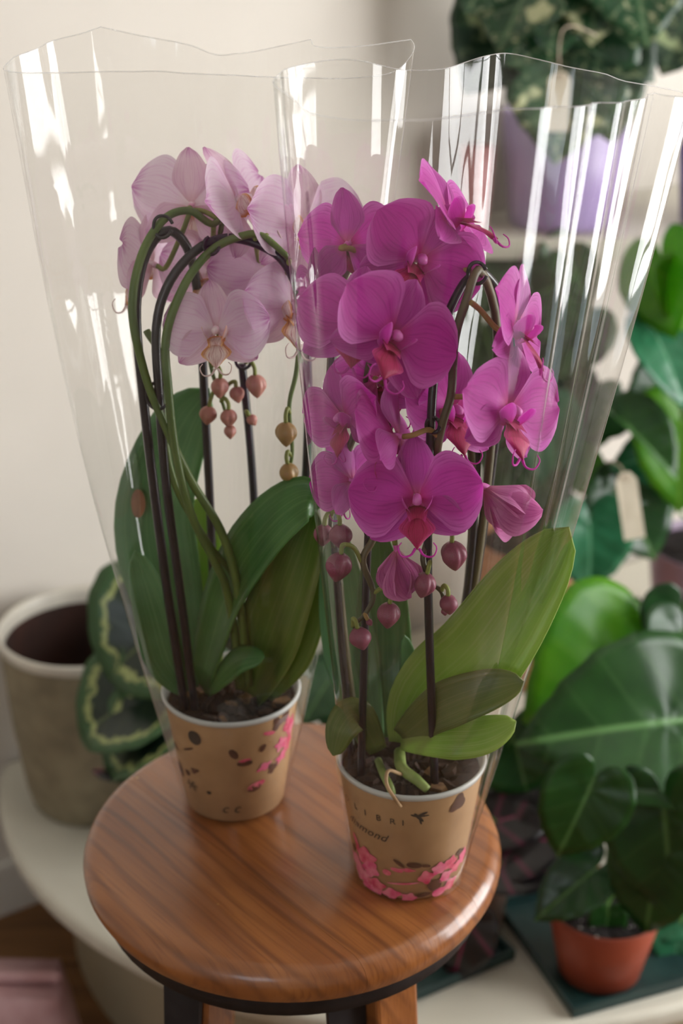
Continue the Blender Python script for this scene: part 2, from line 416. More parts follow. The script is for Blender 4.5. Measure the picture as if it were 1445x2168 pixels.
# ------------------------------------------------------------------ leaves
def strap_leaf(name, pts, width, mat, parent, hint=None, fold=0.18, nu=20, nv=9, wave=0.0, tip_pow=0.55, base_w=0.45):
    C = catmull(pts, nu); hint = hint or (-FWD)
    V, Fc, UV = [], [], []
    for i in range(nu):
        u = i/(nu-1)
        tg = (C[min(i+1, nu-1)] - C[max(i-1, 0)]).normalized()
        side = tg.cross(hint).normalized(); nrm = side.cross(tg).normalized()
        prof = (max(0.0, 1-u**3.2))**tip_pow * (base_w + (1-base_w)*min(1, u/0.4)**0.8)
        w = width*0.5*prof
        for j in range(nv):
            v = -1 + 2*j/(nv-1)
            p = C[i] + side*(v*w) + nrm*(fold*w*(v*v) + wave*math.sin(u*9+v*2)*abs(v))
            V.append(p); UV.append((u, v))
    for i in range(nu-1):
        for j in range(nv-1):
            a = i*nv+j; Fc.append((a, a+1, a+nv+1, a+nv))
    o = wobj(name, V, Fc, mat, parent, UV)
    sm = o.modifiers.new('thickness', 'SOLIDIFY'); sm.thickness = 0.0012; sm.offset = 0
    return o
HEART = [(0, 1.0), (8, .90), (20, .80), (40, .70), (65, .62), (95, .58), (125, .56), (148, .52), (163, .42), (173, .27), (180, .12)]
ROUND = [(0, .92), (15, .88), (40, .78), (65, .70), (95, .64), (125, .58), (150, .46), (168, .30), (180, .16)]
def rad_of(tbl, a):
    a = abs(a)
    for (a0, r0), (a1, r1) in zip(tbl, tbl[1:]):
        if a <= a1:
            f = (a-a0)/(a1-a0); f = f*f*(3-2*f) if a0 > 0 else f
            return r0 + (r1-r0)*f
    return tbl[-1][1]
def heart_leaf(name, base, tip, mat, parent, width=1.0, hint=None, droop=0.12, fold=0.10, tbl=HEART, slits=None, rings=6, seg=56, roll=0.0, curl=0.0):
    base, tip = Vector(base), Vector(tip); ax = tip - base; L = ax.length; ax.normalize()
    hint = hint or (-FWD)
    side = ax.cross(hint).normalized(); nrm = side.cross(ax).normalized()
    if roll:
        q = Quaternion(ax, roll); side = q @ side; nrm = q @ nrm
    V = [base.copy()]; UV = [(0.0, 0.0)]; Fc = []; RIM = [(0.0, 0.0)]
    for k in range(1, rings+1):
        f = k/rings
        for s in range(seg):
            a = -180 + 360*s/seg; r = rad_of(tbl, a)
            if slits:
                for (sa, sw, sd) in slits:
                    d = abs(a-sa)
                    if d < sw: r *= 1 - sd*(1-d/sw)
            r = r*f
            x = math.sin(R(a))*r*width; y = math.cos(R(a))*r
            z = -droop*(y*abs(y)) - fold*0.4*(1-abs(x)*2) + fold*abs(x)*1.2 - curl*x*x
            z += 0.012*math.sin(a*0.11+y*6)*f
            V.append(base + side*(x*L) + ax*(y*L) + nrm*(z*L)); UV.append((y*0.8+0.2, x*1.6)); RIM.append((f, a/360))
    for s in range(seg):
        Fc.append((0, 1+s, 1+(s+1) % seg))
    for k in range(rings-1):
        for s in range(seg):
            a = 1+k*seg+s; b = 1+k*seg+(s+1) % seg
            Fc.append((a, a+seg, b+seg, b))
    # z offset so the blade meets the petiole
    dz = nrm*(fold*0.4*L)
    V = [V[0]] + [p + dz for p in V[1:]]
    o = wobj(name, V, Fc, mat, parent, UV)
    ul = o.data.uv_layers.new(name='RIM')
    for l in o.data.loops: ul.data[l.index].uv = RIM[l.vertex_index]
    sm = o.modifiers.new('thickness', 'SOLIDIFY'); sm.thickness = 0.0008; sm.offset = 0
    return o

# ------------------------------------------------------------------ the room
TZ = 0.27                     # top of the white table
STZ = 0.72                    # top of the stool
WA = R(33)                    # the back wall runs away to the right
WP = Vector((-0.50, 1.74, 0))
WD = Vector((math.cos(WA), math.sin(WA), 0)); WN = Vector((math.sin(WA), -math.cos(WA), 0))
def wall_pt(s, off=0.0, z=0.0): return WP + WD*s + WN*off + Vector((0, 0, z))
def wall_box(name, s0, s1, z0, z1, o0, o1, mat, parent=None):
    V = []
    for z in (z0, z1):
        for s, o in ((s0, o1), (s1, o1), (s1, o0), (s0, o0)): V.append(wall_pt(s, o, z))
    Fc = [(3, 2, 1, 0), (4, 5, 6, 7), (0, 1, 5, 4), (1, 2, 6, 5), (2, 3, 7, 6), (3, 0, 4, 7)]
    return wobj(name, V, Fc, mat, parent, smooth=False)
struct(wall_box('wall_back', -1.35, 3.0, 0, 2.5, -0.08, 0.0, M_wall))
struct(wall_box('baseboard_back', -1.3, 2.8, 0.0, 0.085, 0.0, 0.014, M_trim))
X0, X1, Y0, Y1, ZC = -1.6, 1.8, -1.5, 3.3, 2.5
struct(box('wall_left', (X0-.05, 0.0, ZC/2), (0.1, 3.0, ZC), M_wall))
def wall_with_window(name, axis, pos, a0, a1, w0, w1, z0, z1, th=0.1):
    """a wall with a rectangular opening; axis 'x' means the wall lies in a plane x = pos"""
    V, Fc = [], []
    for (p0, p1, q0, q1) in ((a0, w0, 0, ZC), (w1, a1, 0, ZC), (w0, w1, 0, z0), (w0, w1, z1, ZC)):
        c = ((p0+p1)/2, (q0+q1)/2); s = (p1-p0, q1-q0)
        if axis == 'x': v, f = box_data((pos, c[0], c[1]), (th, s[0], s[1]), 0, len(V))
        else: v, f = box_data((c[0], pos, c[1]), (s[0], th, s[1]), 0, len(V))
        V += v; Fc += f
    return struct(wobj(name, V, Fc, M_wall, smooth=False))
wall_with_window('wall_right', 'x', X1+.05, Y0, Y1+.2, 0.50, 1.90, 0.27, 2.05)
wall_with_window('wall_front', 'y', Y0-.05, X0, X1, -1.34, -0.36, 1.35, 2.19)
def window(name, axis, pos, w0, w1, z0, z1, nv, nh):
    t = 0.05; root = thing(name, (pos if axis == 'x' else (w0+w1)/2, (w0+w1)/2 if axis == 'x' else pos, z0), 'painted window frame with bars', None)
    root['kind'] = 'structure'
    def bar(nm, p0, p1, q0, q1):
        c = ((p0+p1)/2, (q0+q1)/2); s = (p1-p0, q1-q0)
        if axis == 'x': box(nm, (pos, c[0], c[1]), (t, s[0], s[1]), M_trim, root)
        else: box(nm, (c[0], pos, c[1]), (s[0], t, s[1]), M_trim, root)
    bar('window_frame', w0, w0+.05, z0, z1); bar('window_frame', w1-.05, w1, z0, z1)
    bar('window_frame', w0, w1, z0, z0+.05); bar('window_frame', w0, w1, z1-.05, z1)
    for i in range(1, nv): x = w0 + (w1-w0)*i/nv; bar('glazing_bar', x-.02, x+.02, z0, z1)
    for i in range(1, nh): z = z0 + (z1-z0)*i/nh; bar('glazing_bar', w0, w1, z-.02, z+.02)
window('window_1', 'x', X1+.03, 0.50, 1.90, 0.27, 2.05, 2, 2)
window('window_2', 'y', Y0-.03, -1.34, -0.36, 1.35, 2.19, 2, 1)
struct(box('ceiling', (0.1, 0.9, ZC+.05), (3.6, 5.0, 0.1), M_trim))
# floor boards run across
fl = struct(box('floor', (0.1, 0.9, -0.03), (3.6, 5.0, 0.044), M_floor))
bw = 0.14
fme = None
for i in range(30):
    y = -1.4 + i*bw
    if y > 2.9: break
    v, f = box_data((0, 0, 0), (3.5, bw-0.003, 0.008))
    if fme is None: fme = mesh('floor_board', v, f, M_floor, smooth=False)
    o = bpy.data.objects.new('floor_board', fme); COL.objects.link(o); o.parent = fl; o.location = (0.1, y, -0.004)

# the white round-fronted table, with a set-back solid base
def half_ellipse(inset, n=48):
    c = Vector((0.15, 1.75)); a, b = 0.64-inset, 0.55-inset
    P = []
    for i in range(n+1):
        t = math.pi + math.pi*i/n
        P.append(Vector((c.x+a*math.cos(t), c.y+b*math.sin(t))))
    def wy(x): return WP.y + (x-WP.x)*math.tan(WA) - 0.022
    P[0].y = min(P[0].y, wy(P[0].x))
    L = [Vector((P[-1].x, wy(P[-1].x))), Vector((P[0].x, wy(P[0].x)))]
    P = [p for p in P if p.y < wy(p.x) - 0.001]
    return P + L
def slab(name, plan, z0, z1, mat, parent, bev=0.0):
    n = len(plan)
    V = [Vector((p.x, p.y, z0)) for p in plan] + [Vector((p.x, p.y, z1)) for p in plan]
    Fc = [tuple(reversed(range(n))), tuple(range(n, 2*n))] + [(i, (i+1) % n, n+(i+1) % n, n+i) for i in range(n)]
    o = wobj(name, V, Fc, mat, parent, smooth=False)
    if bev:
        b = o.modifiers.new('edge', 'BEVEL'); b.width = bev; b.segments = 4; b.limit_method = 'ANGLE'; b.angle_limit = R(40)
    return o
tb = thing('plant_table', (0.15, 1.75, 0), 'low white table with a curved front edge under the potted plants', 'table')
slab('table_top', half_ellipse(0.0), TZ-0.030, TZ, M_white, tb, 0.012)
slab('table_base', half_ellipse(0.085), 0.0, TZ-0.0305, M_panel, tb)

# white wall shelf, upper right
SZ = at(1080, 505, 2.03).z
sh = thing('wall_shelf', (0.6, 2.2, SZ-0.03), 'white wall shelf carrying the purple flower pots', 'shelf')
def wy(x): return WP.y + (x-WP.x)*math.tan(WA) - 0.003
xs = (0.165, 1.0)
slab('shelf_board', [Vector((xs[0], 2.03)), Vector((xs[1], 2.03)), Vector((xs[1], wy(xs[1]))), Vector((xs[0], wy(xs[0])))], SZ-0.032, SZ, M_white, sh, 0.003)
for x in (0.36, 0.85):
    box('bracket', (x, wy(x)-0.06, SZ-0.06), (0.012, 0.11, 0.055), M_trim, sh)

# ------------------------------------------------------------------ the stool
sc_ = Vector((-0.040, 0.961, 0)); SR = 0.171
st = thing('wooden_stool', (sc_.x, sc_.y, 0), 'round varnished wooden stool holding two sleeved orchids', 'stool')
prof = [(0.0, -0.032), (SR-0.012, -0.032), (SR-0.004, -0.029), (SR, -0.021), (SR+0.0005, -0.014), (SR-0.002, -0.007), (SR-0.007, -0.002), (SR-0.013, 0.0), (0.0, 0.0)]
def seat_board(lo, hi, first=False):
    bm = bmesh.new(); seg = 96; rows = []
    for r, z in prof[1:-1]:
        rows.append([bm.verts.new((r*math.cos(2*math.pi*s/seg), r*math.sin(2*math.pi*s/seg), z)) for s in range(seg)])
    for a, b in zip(rows, rows[1:]):
        for s in range(seg): bm.faces.new((a[s], a[(s+1) % seg], b[(s+1) % seg], b[s]))
    bm.faces.new(list(reversed(rows[0]))); bm.faces.new(rows[-1])
    nrm = Vector((-math.sin(GRAIN), math.cos(GRAIN), 0))
    for d, sg in ((lo, -1), (hi, 1)):
        geom = bm.verts[:] + bm.edges[:] + bm.faces[:]
        bmesh.ops.bisect_plane(bm, geom=geom, plane_co=nrm*d, plane_no=nrm*sg, clear_outer=True)
        ed = [e for e in bm.edges if e.is_boundary]
        if ed: bmesh.ops.holes_fill(bm, edges=ed, sides=0)
    bmesh.ops.recalc_face_normals(bm, faces=bm.faces[:])
    for e in bm.edges: e.smooth = len(e.link_faces) == 2 and e.calc_face_angle(3.0) < R(42)
    me = bpy.data.meshes.new('seat_board'); bm.to_mesh(me); bm.free(); me.materials.append(M_wood)
    me.polygons.foreach_set('use_smooth', [True]*len(me.polygons))
    o = obj('seat_board', me, st); o.location = (0, 0, STZ)
    return o
g = 0.00012
for lo, hi in ((-0.20, -0.062-g), (-0.062+g, 0.050-g), (0.050+g, 0.20)):
    seat_board(lo, hi)
lathe('iron_ring', (sc_.x, sc_.y, STZ-0.032), [(0.0, -0.0005), (0.157, -0.0005), (0.158, -0.004), (0.158, -0.018), (0.150, -0.020), (0.0, -0.020)], M_iron, st, 64)
for k, an in enumerate((-124, -54, 52, 128)):
    d = Vector((math.cos(R(an)), math.sin(R(an)), 0)); s = Vector((-d.y, d.x, 0))
    top = Vector((sc_.x, sc_.y, STZ-0.052)) + d*0.122; bot = Vector((sc_.x, sc_.y, 0.0)) + d*0.185
    V = []
    for p, w in ((bot, 0.017), (top, 0.020)):
        for a, b in ((-1, -1), (1, -1), (1, 1), (-1, 1)): V.append(p + s*(a*w) + d*(b*w*0.9))
    o = wobj('leg', V, [(3, 2, 1, 0), (4, 5, 6, 7), (0, 1, 5, 4), (1, 2, 6, 5), (2, 3, 7, 6), (3, 0, 4, 7)], M_wood, st, smooth=False)
    b = o.modifiers.new('edge', 'BEVEL'); b.width = 0.003; b.segments = 2
    # black iron strap that joins the leg to the ring
    q0 = top.lerp(bot, 0.11)
    sh_ = Vector() if k in (0, 3) else s*(-0.038 if k == 1 else 0.038) - d*0.02
    V = []
    for p, w in ((q0, 0.016), (top, 0.018)):
        for a, bb in ((-1.0, 0.020), (1.0, 0.020), (1.0, 0.024), (-1.0, 0.024)): V.append(p + s*(a*w) + d*bb + sh_)
    wobj('leg_strap', V, [(3, 2, 1, 0), (4, 5, 6, 7), (0, 1, 5, 4), (1, 2, 6, 5), (2, 3, 7, 6), (3, 0, 4, 7)], M_iron, st, smooth=False)

# ------------------------------------------------------------------ orchid flowers
FLEN = 0.045
def petal_mesh(name, L, Wd, mat, e=1.12, claw=0.35, pw=0.60, cup=0.10, back=0.10, seed=0, nu=16, nv=13, wav=0.03, point=0.0):
    rnd = random.Random(seed); ph = rnd.random()*6
    V, Fc, UV = [], [], []
    for i in range(nu):
        u = i/(nu-1); uu = 0.004 + 0.992*u
        w = max(0.0, math.sin(math.pi*uu**e))**pw * (claw + (1-claw)*min(1.0, u/0.38)**1.1)
        w *= 0.5*Wd*(1+0.03*math.sin(u*11+ph))
        for j in range(nv):
            v = -1 + 2*j/(nv-1)
            y = u*L - abs(v)**2*0.10*L*u*(1-u) * 1.2
            z = L*(cup*(v*v)*math.sin(math.pi*min(1, u*.9))*0.9 - back*u*u + wav*math.sin(5*u+3*v+ph)*u + 0.02*math.exp(-(v*6)**2)*(1-u))
            V.append((v*w, y, z)); UV.append((u, v))
    for i in range(nu-1):
        for j in range(nv-1):
            a = i*nv+j; Fc.append((a, a+1, a+nv+1, a+nv))
    return mesh(name, V, Fc, mat, UV)
def lip_mesh(name, mats):
    """mats = (petal-coloured lobes, dark throat / mid lobe)"""
    V, Fc, UV, MI = [], [], [], []
    def grid(fn, nu, nv, mi):
        o = len(V)
        for i in range(nu):
            for j in range(nv):
                u = i/(nu-1); v = -1+2*j/(nv-1); V.append(fn(u, v)); UV.append((u, v))
        for i in range(nu-1):
            for j in range(nv-1):
                a = o+i*nv+j; Fc.append((a, a+1, a+nv+1, a+nv)); MI.append(mi)
    for s in (-1, 1):
        def lobe(u, v, s=s):
            w = 0.0068*math.sin(math.pi*(0.06+0.92*u)**0.85)**0.7
            ang = R(55)*u
            x = s*(0.0035 + 0.0085*math.sin(ang*1.3) - 0.003*u*u)
            y = -0.0055 + 0.014*u*math.cos(ang*0.6) - 0.003 + v*w*0.35
            z = 0.006 + v*w + 0.004*u
            return (x, y, z)
        grid(lobe, 9, 7, 0)
    def mid(u, v):
        w = 0.0045 + 0.0065*math.exp(-((u-0.55)/0.22)**2)
        w *= (1-u**6)**0.5 if u < 1 else 0.02
        return (v*w, -0.006 - 0.021*u + 0.002*v*v, 0.006 + 0.011*math.sin(u*1.7) - 0.0035*v*v + 0.003*u*u)
    grid(mid, 12, 7, 1)
    def throat(u, v):
        return (v*0.0065*(1-0.3*u), -0.0035 - 0.006*u - 0.002*v*v, 0.003+0.009*u+0.003*v*v)
    grid(throat, 5, 7, 1)
    for s in (-1, 1):
        tp = [Vector((s*0.001, -0.026, 0.018)), Vector((s*0.004, -0.030, 0.019)), Vector((s*0.009, -0.030, 0.021)), Vector((s*0.011, -0.025, 0.022)), Vector((s*0.009, -0.022, 0.021))]
        tv, tf = tube_data(tp, [0.0009, 0.0005, 0.0003], 5, 12); o = len(V)
        V.extend(tv); UV.extend([(0.6, 0.3)]*len(tv)); Fc.extend([tuple(i+o for i in f) for f in tf]); MI.extend([0]*len(tf))
    me = mesh(name, V, Fc, mats, UV)
    me.polygons.foreach_set('material_index', MI); me.update()
    return me
def column_mesh(name, mat):
    V, Fc = tube_data([Vector((0, -0.001, -0.004)), Vector((0, 0.001, 0.002)), Vector((0, 0.0015, 0.007)), Vector((0, -0.001, 0.011)), Vector((0, -0.003, 0.012))], [0.0022, 0.0030, 0.0030, 0.0036, 0.0016], 10, 14)
    return mesh(name, V, Fc, mat)
KIT = {}
for key, mp, msl, ml, mc in (('M', M_petal, M_sepal, M_lip, M_col), ('P', P_petal, P_sepal, P_lip, M_colp)):
    KIT[key] = dict(
        petal=[petal_mesh('petal', FLEN, 0.058, mp, 1.12, 0.42, 0.47, 0.10, 0.08, s) for s in (1, 2, 3)],
        sepal=[petal_mesh('sepal', FLEN*0.94, 0.030, msl, 0.98, 0.55, 0.62, 0.10, 0.08, s+10, 14, 9) for s in (1, 2)],
        lip=lip_mesh('lip', (mp if key == 'M' else ml, ml)), column=column_mesh('flower', mc))
KIT['B'] = dict(petal=[petal_mesh('petal', FLEN, 0.044, M_budopen, 1.1, 0.4, 0.55, 0.45, -0.25, s) for s in (1, 2, 3)],
                sepal=[petal_mesh('sepal', FLEN*0.96, 0.036, M_budopen, 1.0, 0.5, 0.6, 0.45, -0.30, s+10, 14, 9) for s in (1, 2)],
                lip=KIT['M']['lip'], column=KIT['M']['column'])
fr = random.Random(3)
def flower(root, kit, px, py, Y, yaw, pitch, roll, scale, attach=None, ped=None, fold=0.0, label=None, droop=0.0):
    K = KIT[kit]; c = at(px, py, Y)
    ya, pi_ = R(yaw), R(pitch)
    z = (-FWD)*(math.cos(ya)*math.cos(pi_)) + RT*(math.sin(ya)*math.cos(pi_)) + UPV*math.sin(pi_)
    y = (UPV - z*UPV.dot(z)).normalized(); x = y.cross(z)
    q = Quaternion(z, -R(roll)); x = q @ x; y = q @ y
    M = Matrix((( x.x, y.x, z.x, 0), (x.y, y.y, z.y, 0), (x.z, y.z, z.z, 0), (0, 0, 0, 1)))
    Wm = Matrix.Translation(c) @ M @ Matrix.Scale(scale, 4)
    fo = obj('flower', K['column'], root)
    fo.matrix_local = Matrix.Translation(-ROOTLOC[root.name]) @ Wm
    if label: fo['label'] = label
    def child(nm, me, ang, tilt, zoff, sc=1.0):
        o = bpy.data.objects.new(nm, me); COL.objects.link(o); o.parent = fo
        j = fr.uniform(-5, 5); jt = fr.uniform(-5, 5)
        # ang: 0 = dorsal (up), positive clockwise; tilt > 0 leans forward
        o.matrix_local = Matrix.Translation((0, 0, zoff)) @ Matrix.Rotation(-R(ang+j), 4, 'Z') @ Matrix.Rotation(R(tilt+jt), 4, 'X') @ Matrix.Translation((0, 0.002, 0)) @ Matrix.Scale(sc*fr.uniform(.95, 1.05), 4)
    f = fold
    child('sepal', K['sepal'][0], 0, 6+f, -0.001)
    child('sepal', K['sepal'][1], 128, 4+f, -0.0015, 0.98)
    child('sepal', K['sepal'][0], -128, 4+f, -0.0015, 0.98)
    child('petal', K['petal'][fr.randrange(3)], 78, 8+f*.9, 0.0015)
    child('petal', K['petal'][fr.randrange(3)], -78, 8+f*.9, 0.0015)
    if kit != 'B':
        lp = bpy.data.objects.new('lip', K['lip']); COL.objects.link(lp); lp.parent = fo
        lp.matrix_local = Matrix.Scale(1.22, 4)
    if attach is not None:
        inv = Wm.inverted(); a = inv @ Vector(attach); b = Vector((0, -0.001, -0.004))
        p1 = Vector((0, -0.002, -0.012)); mid = (p1 + a)*0.5 + Vector((0, 0.004, -0.003))
        v, fcs = tube_data([a, mid, p1, b], 0.0019/scale, 8, 14)
        po = obj('pedicel', mesh('pedicel', v, fcs, ped or M_pedA), fo)
    return fo
def bud_mesh(name, mat, seams=3):
    V, Fc = [], []; nu, ns = 14, 36
    for i in range(nu):
        t = i/(nu-1); r = math.sin(math.pi*t**0.80)**0.72*0.5*(1 - 0.25*max(0, t-.55)/.45)
        for s in range(ns):
            a = 2*math.pi*s/ns
            k = 1 - 0.20*max(0.0, math.cos(seams*a*.5))**10*math.sin(math.pi*min(1, t*1.1)) if t < .9 else 1.0
            V.append((r*k*math.cos(a)*0.86, r*k*math.sin(a)*0.80, -t))
    for i in range(nu-1):
        for s in range(ns):
            a = i*ns+s; b = i*ns+(s+1) % ns; Fc.append((a, a+ns, b+ns, b))
    return mesh(name, V, Fc, mat)
BUD = {'m': bud_mesh('bud', M_bud), 'p': bud_mesh('bud', M_budp), 'g': bud_mesh('bud', M_budg)}
def bud(root, kind, px, py, Y, length, tilt, attach, ped, rz=0.0):
    """px,py = middle of the bud; attach = point on the stem"""
    c = at(px, py, Y)
    M = Matrix.Translation(c) @ Matrix.Rotation(R(tilt), 4, 'Y') @ Matrix.Rotation(rz, 4, 'Z') @ Matrix.Scale(length, 4) @ Matrix.Translation((0, 0, 0.5))
    o = obj('bud', BUD[kind], root)
    o.matrix_local = Matrix.Translation(-ROOTLOC[root.name]) @ M
    inv = M.inverted(); a = inv @ Vector(attach); b = Vector((0, 0, -0.02)); h = Vector((0, 0, 0.28))
    mid = (a + h)*0.5 + Vector((0, 0, 0.22))
    v, f = tube_data([a, mid, h, b], 0.0016/length, 7, 14)
    obj('pedicel', mesh('pedicel', v, f, ped), o)
    return o

# ------------------------------------------------------------------ orchid pots
PH, PR, PB = 0.106, 0.057, 0.042
def pot_r(h): return PB + (PR-0.0015-PB)*h/PH
def on_pot(c, phi, h, off=0.0005):
    """phi 0 faces the camera, positive to the right (degrees)"""
    r = pot_r(h)+off; a = R(phi)
    return Vector((c.x + r*math.sin(a), c.y - r*math.cos(a), c.z + h))
def print_patch(name, c, phi, h, w, hh, rot, mat, root, lobes=0, depth=0.25, n=22, ph=0.0):
    V = [on_pot(c, phi, h, .0009)]; Fc = []
    for k in (1, 2, 3):
        for i in range(n):
            a = 2*math.pi*i/n; r = (1 - depth + depth*math.cos(lobes*a+ph) if lobes else 1.0)*k/3
            x = math.cos(a)*w*r; y = math.sin(a)*hh*r
            X = x*math.cos(rot)-y*math.sin(rot); Y = x*math.sin(rot)+y*math.cos(rot)
            hz = max(0.001, min(PH-0.004, h+Y))
            V.append(on_pot(c, phi + math.degrees(X/pot_r(hz)), hz, .0008))
    for i in range(n): Fc.append((0, 1+i, 1+(i+1) % n))
    for k in range(2):
        for i in range(n):
            a = 1+k*n+i; b = 1+k*n+(i+1) % n; Fc.append((a, a+n, b+n, b))
    return wobj(name, V, Fc, mat, root)
def print_text(name, c, txt, phi, h, size, root, shear=0.0, space=1.0, mat=None, tilt=0.0):
    cu = bpy.data.curves.new(name, 'FONT'); cu.body = txt; cu.size = size; cu.shear = shear; cu.space_character = space
    cu.resolution_u = 3
    o = bpy.data.objects.new(name, cu); COL.objects.link(o)
    dg = bpy.context.evaluated_depsgraph_get(); me = bpy.data.meshes.new_from_object(o.evaluated_get(dg))
    bpy.data.objects.remove(o)
    bm = bmesh.new(); bm.from_mesh(me); bmesh.ops.triangulate(bm, faces=bm.faces[:])
    bmesh.ops.subdivide_edges(bm, edges=[e for e in bm.edges if e.calc_length() > size*.3], cuts=1)
    for v in bm.verts:
        x, y = v.co.x, v.co.y + v.co.x*tilt
        v.co = on_pot(c, phi + math.degrees(x/pot_r(h)), h + y, .0010) - ROOTLOC[root.name]
    bm.to_mesh(me); bm.free(); me.name = name
    me.materials.clear(); me.materials.append(mat or M_ink)
    return obj(name, me, root)
def orchid_pot(root, c):
    prof = [(0.0, 0.0), (PB-0.003, 0.0), (PB, 0.002), (PR-0.0015, PH-0.004)]
    lathe('pot_wrap', c, prof, M_kraft, root, 64)
    lathe('pot_rim', c, [(PR-0.0020, PH-0.0045), (PR, PH-0.004), (PR+0.0006, PH-0.001), (PR-0.0002, PH+0.0006), (PR-0.0020, PH), (PR-0.0030, PH-0.004), (PR-0.006, PH-0.03)], M_pot, root, 64)
    # bark mix
    V, Fc = [], []; n, rg = 40, 8; rnd = random.Random(int(c.x*1000))
    V.append(Vector((c.x, c.y, c.z+PH-0.010)))
    for k in range(1, rg+1):
        for i in range(n):
            a = 2*math.pi*i/n; r = (PR-0.0045)*k/rg
            V.append(Vector((c.x+r*math.cos(a), c.y+r*math.sin(a), c.z+PH-0.012+rnd.uniform(-.003, .004)*(0.4 if k == rg else 1))))
    for i in range(n): Fc.append((0, 1+i, 1+(i+1) % n))
    for k in range(rg-1):
        for i in range(n):
            a = 1+k*n+i; b = 1+k*n+(i+1) % n; Fc.append((a, a+n, b+n, b))
    wobj('bark_mix', V, Fc, M_bark, root, smooth=False)
    for i in range(46):
        a = rnd.random()*6.283; r = (PR-0.011)*math.sqrt(rnd.random())
        s = rnd.uniform(0.0035, 0.0085)
        p = Vector((c.x+r*math.cos(a), c.y+r*math.sin(a), c.z+PH-0.009+rnd.uniform(-.002, .003)))
        q = Quaternion(Vector((rnd.gauss(0, 1), rnd.gauss(0, 1), rnd.gauss(0, 1))).normalized(), rnd.random()*3)
        vs = [p + q @ Vector((x*s*rnd.uniform(.7, 1.1), y*s*rnd.uniform(.6, 1), z*s*rnd.uniform(.3, .6))) for z in (-.6, .6) for x, y in ((-1, -.7), (.2, -1), (1, .1), (.3, .9), (-.8, .6))]
        fs = [(4, 3, 2, 1, 0), (5, 6, 7, 8, 9)] + [(k, (k+1) % 5, 5+(k+1) % 5, 5+k) for k in range(5)]
        wobj('bark_chip', vs, fs, M_bark2 if rnd.random() < .14 else M_bark, root, smooth=False)

# ================================================================== magenta orchid
ca = Vector((0.053, 0.912, STZ+0.0008))
OA = thing('potted_orchid', ca, 'magenta orchid in a kraft-wrapped pot, bold pink flowers and mauve buds', 'orchid', 'orchids on the stool')
orchid_pot(OA, ca)
for i, (ch, ph) in enumerate(zip('COLIBRI', (-82, -70, -55, -43, -31.5, -19.5, -9.5))):
    print_text('printed_lettering', ca, ch, ph, 0.0775, 0.0078, OA)
print_text('printed_lettering', ca, 'diamond', -67, 0.0605, 0.0105, OA, shear=0.45, space=1.05, tilt=-0.06)
# hummingbird mark: body, two wings, tail
for (dp, dh, w, hh, rot) in ((4, 0.0855, 0.0055, 0.0013, R(-50)), (6.5, 0.0885, 0.0045, 0.0011, R(25)), (1.0, 0.0872, 0.0036, 0.0010, R(-18)), (8, 0.0868, 0.0040, 0.0007, R(5)), (5.5, 0.0815, 0.0030, 0.0008, R(-75))):
    print_patch('printed_bird', ca, dp, dh, w, hh, rot, M_ink, OA)
for (ph, h, w, hh, rot, m, lo) in (
    (-48, 0.0335, .0105, .0085, .3, M_pinkB, 5), (-43, 0.024, .0085, .0075, .9, M_pinkA, 5), (-60, 0.042, .0022, .0065, .4, M_pinkB, 0),
    (-66, 0.021, .0075, .007, 0, M_pinkA, 5), (-57, 0.012, .009, .007, .5, M_pinkA, 5), (-38, 0.010, .0085, .006, .2, M_pinkB, 5), (-44, 0.003, .008, .004, 0, M_pinkA, 0),
    (-24, 0.027, .0035, .003, 0, M_pinkB, 0), (-4, 0.0325, .0065, .0022, -.1, M_pinkB, 4), (-14, 0.0315, .005, .002, -.2, M_pinkB, 0), (-8, 0.018, .013, .0009, .12, M_pinkA, 0),
    (-20, 0.006, .007, .005, .2, M_pinkA, 4), (-2, 0.004, .0055, .0045, 0, M_pinkA, 5), (14, 0.024, .0058, .0062, .2, M_pinkB, 4), (27, 0.030, .006, .0058, .3, M_pinkA, 5),
    (40, 0.031, .006, .006, 0, M_pinkB, 5), (24, 0.014, .0055, .0065, .8, M_brownp, 0), (36, 0.019, .006, .005, .5, M_pinkA, 4), (49, 0.023, .0055, .005, 0, M_pinkB, 5), (60, 0.028, .006, .007, 0, M_pinkA, 5),
    (44, 0.008, .007, .005, .4, M_pinkB, 4), (30, 0.005, .005, .0035, 0, M_pinkA, 0), (12, 0.006, .006, .0022, .1, M_brownp, 0), (-12, 0.0385, .0055, .0016, -.7, M_brownp, 0), (2, 0.0375, .006, .0028, -.15, M_brownp, 0),
    (13, 0.036, .004, .0016, -.3, M_brownp, 0), (52, 0.036, .004, .003, 0, M_brownp, 0), (38, 0.091, .0075, .0095, -.5, M_brownp, 3), (-66, 0.033, .003, .003, 0, M_brownp, 0)):
    kk = 1.2 if m in (M_pinkA, M_pinkB) and hh > .003 else 1.0
    print_patch('printed_flower', ca, ph, h, w*kk, hh*kk, rot, m, OA, lo, 0.16)
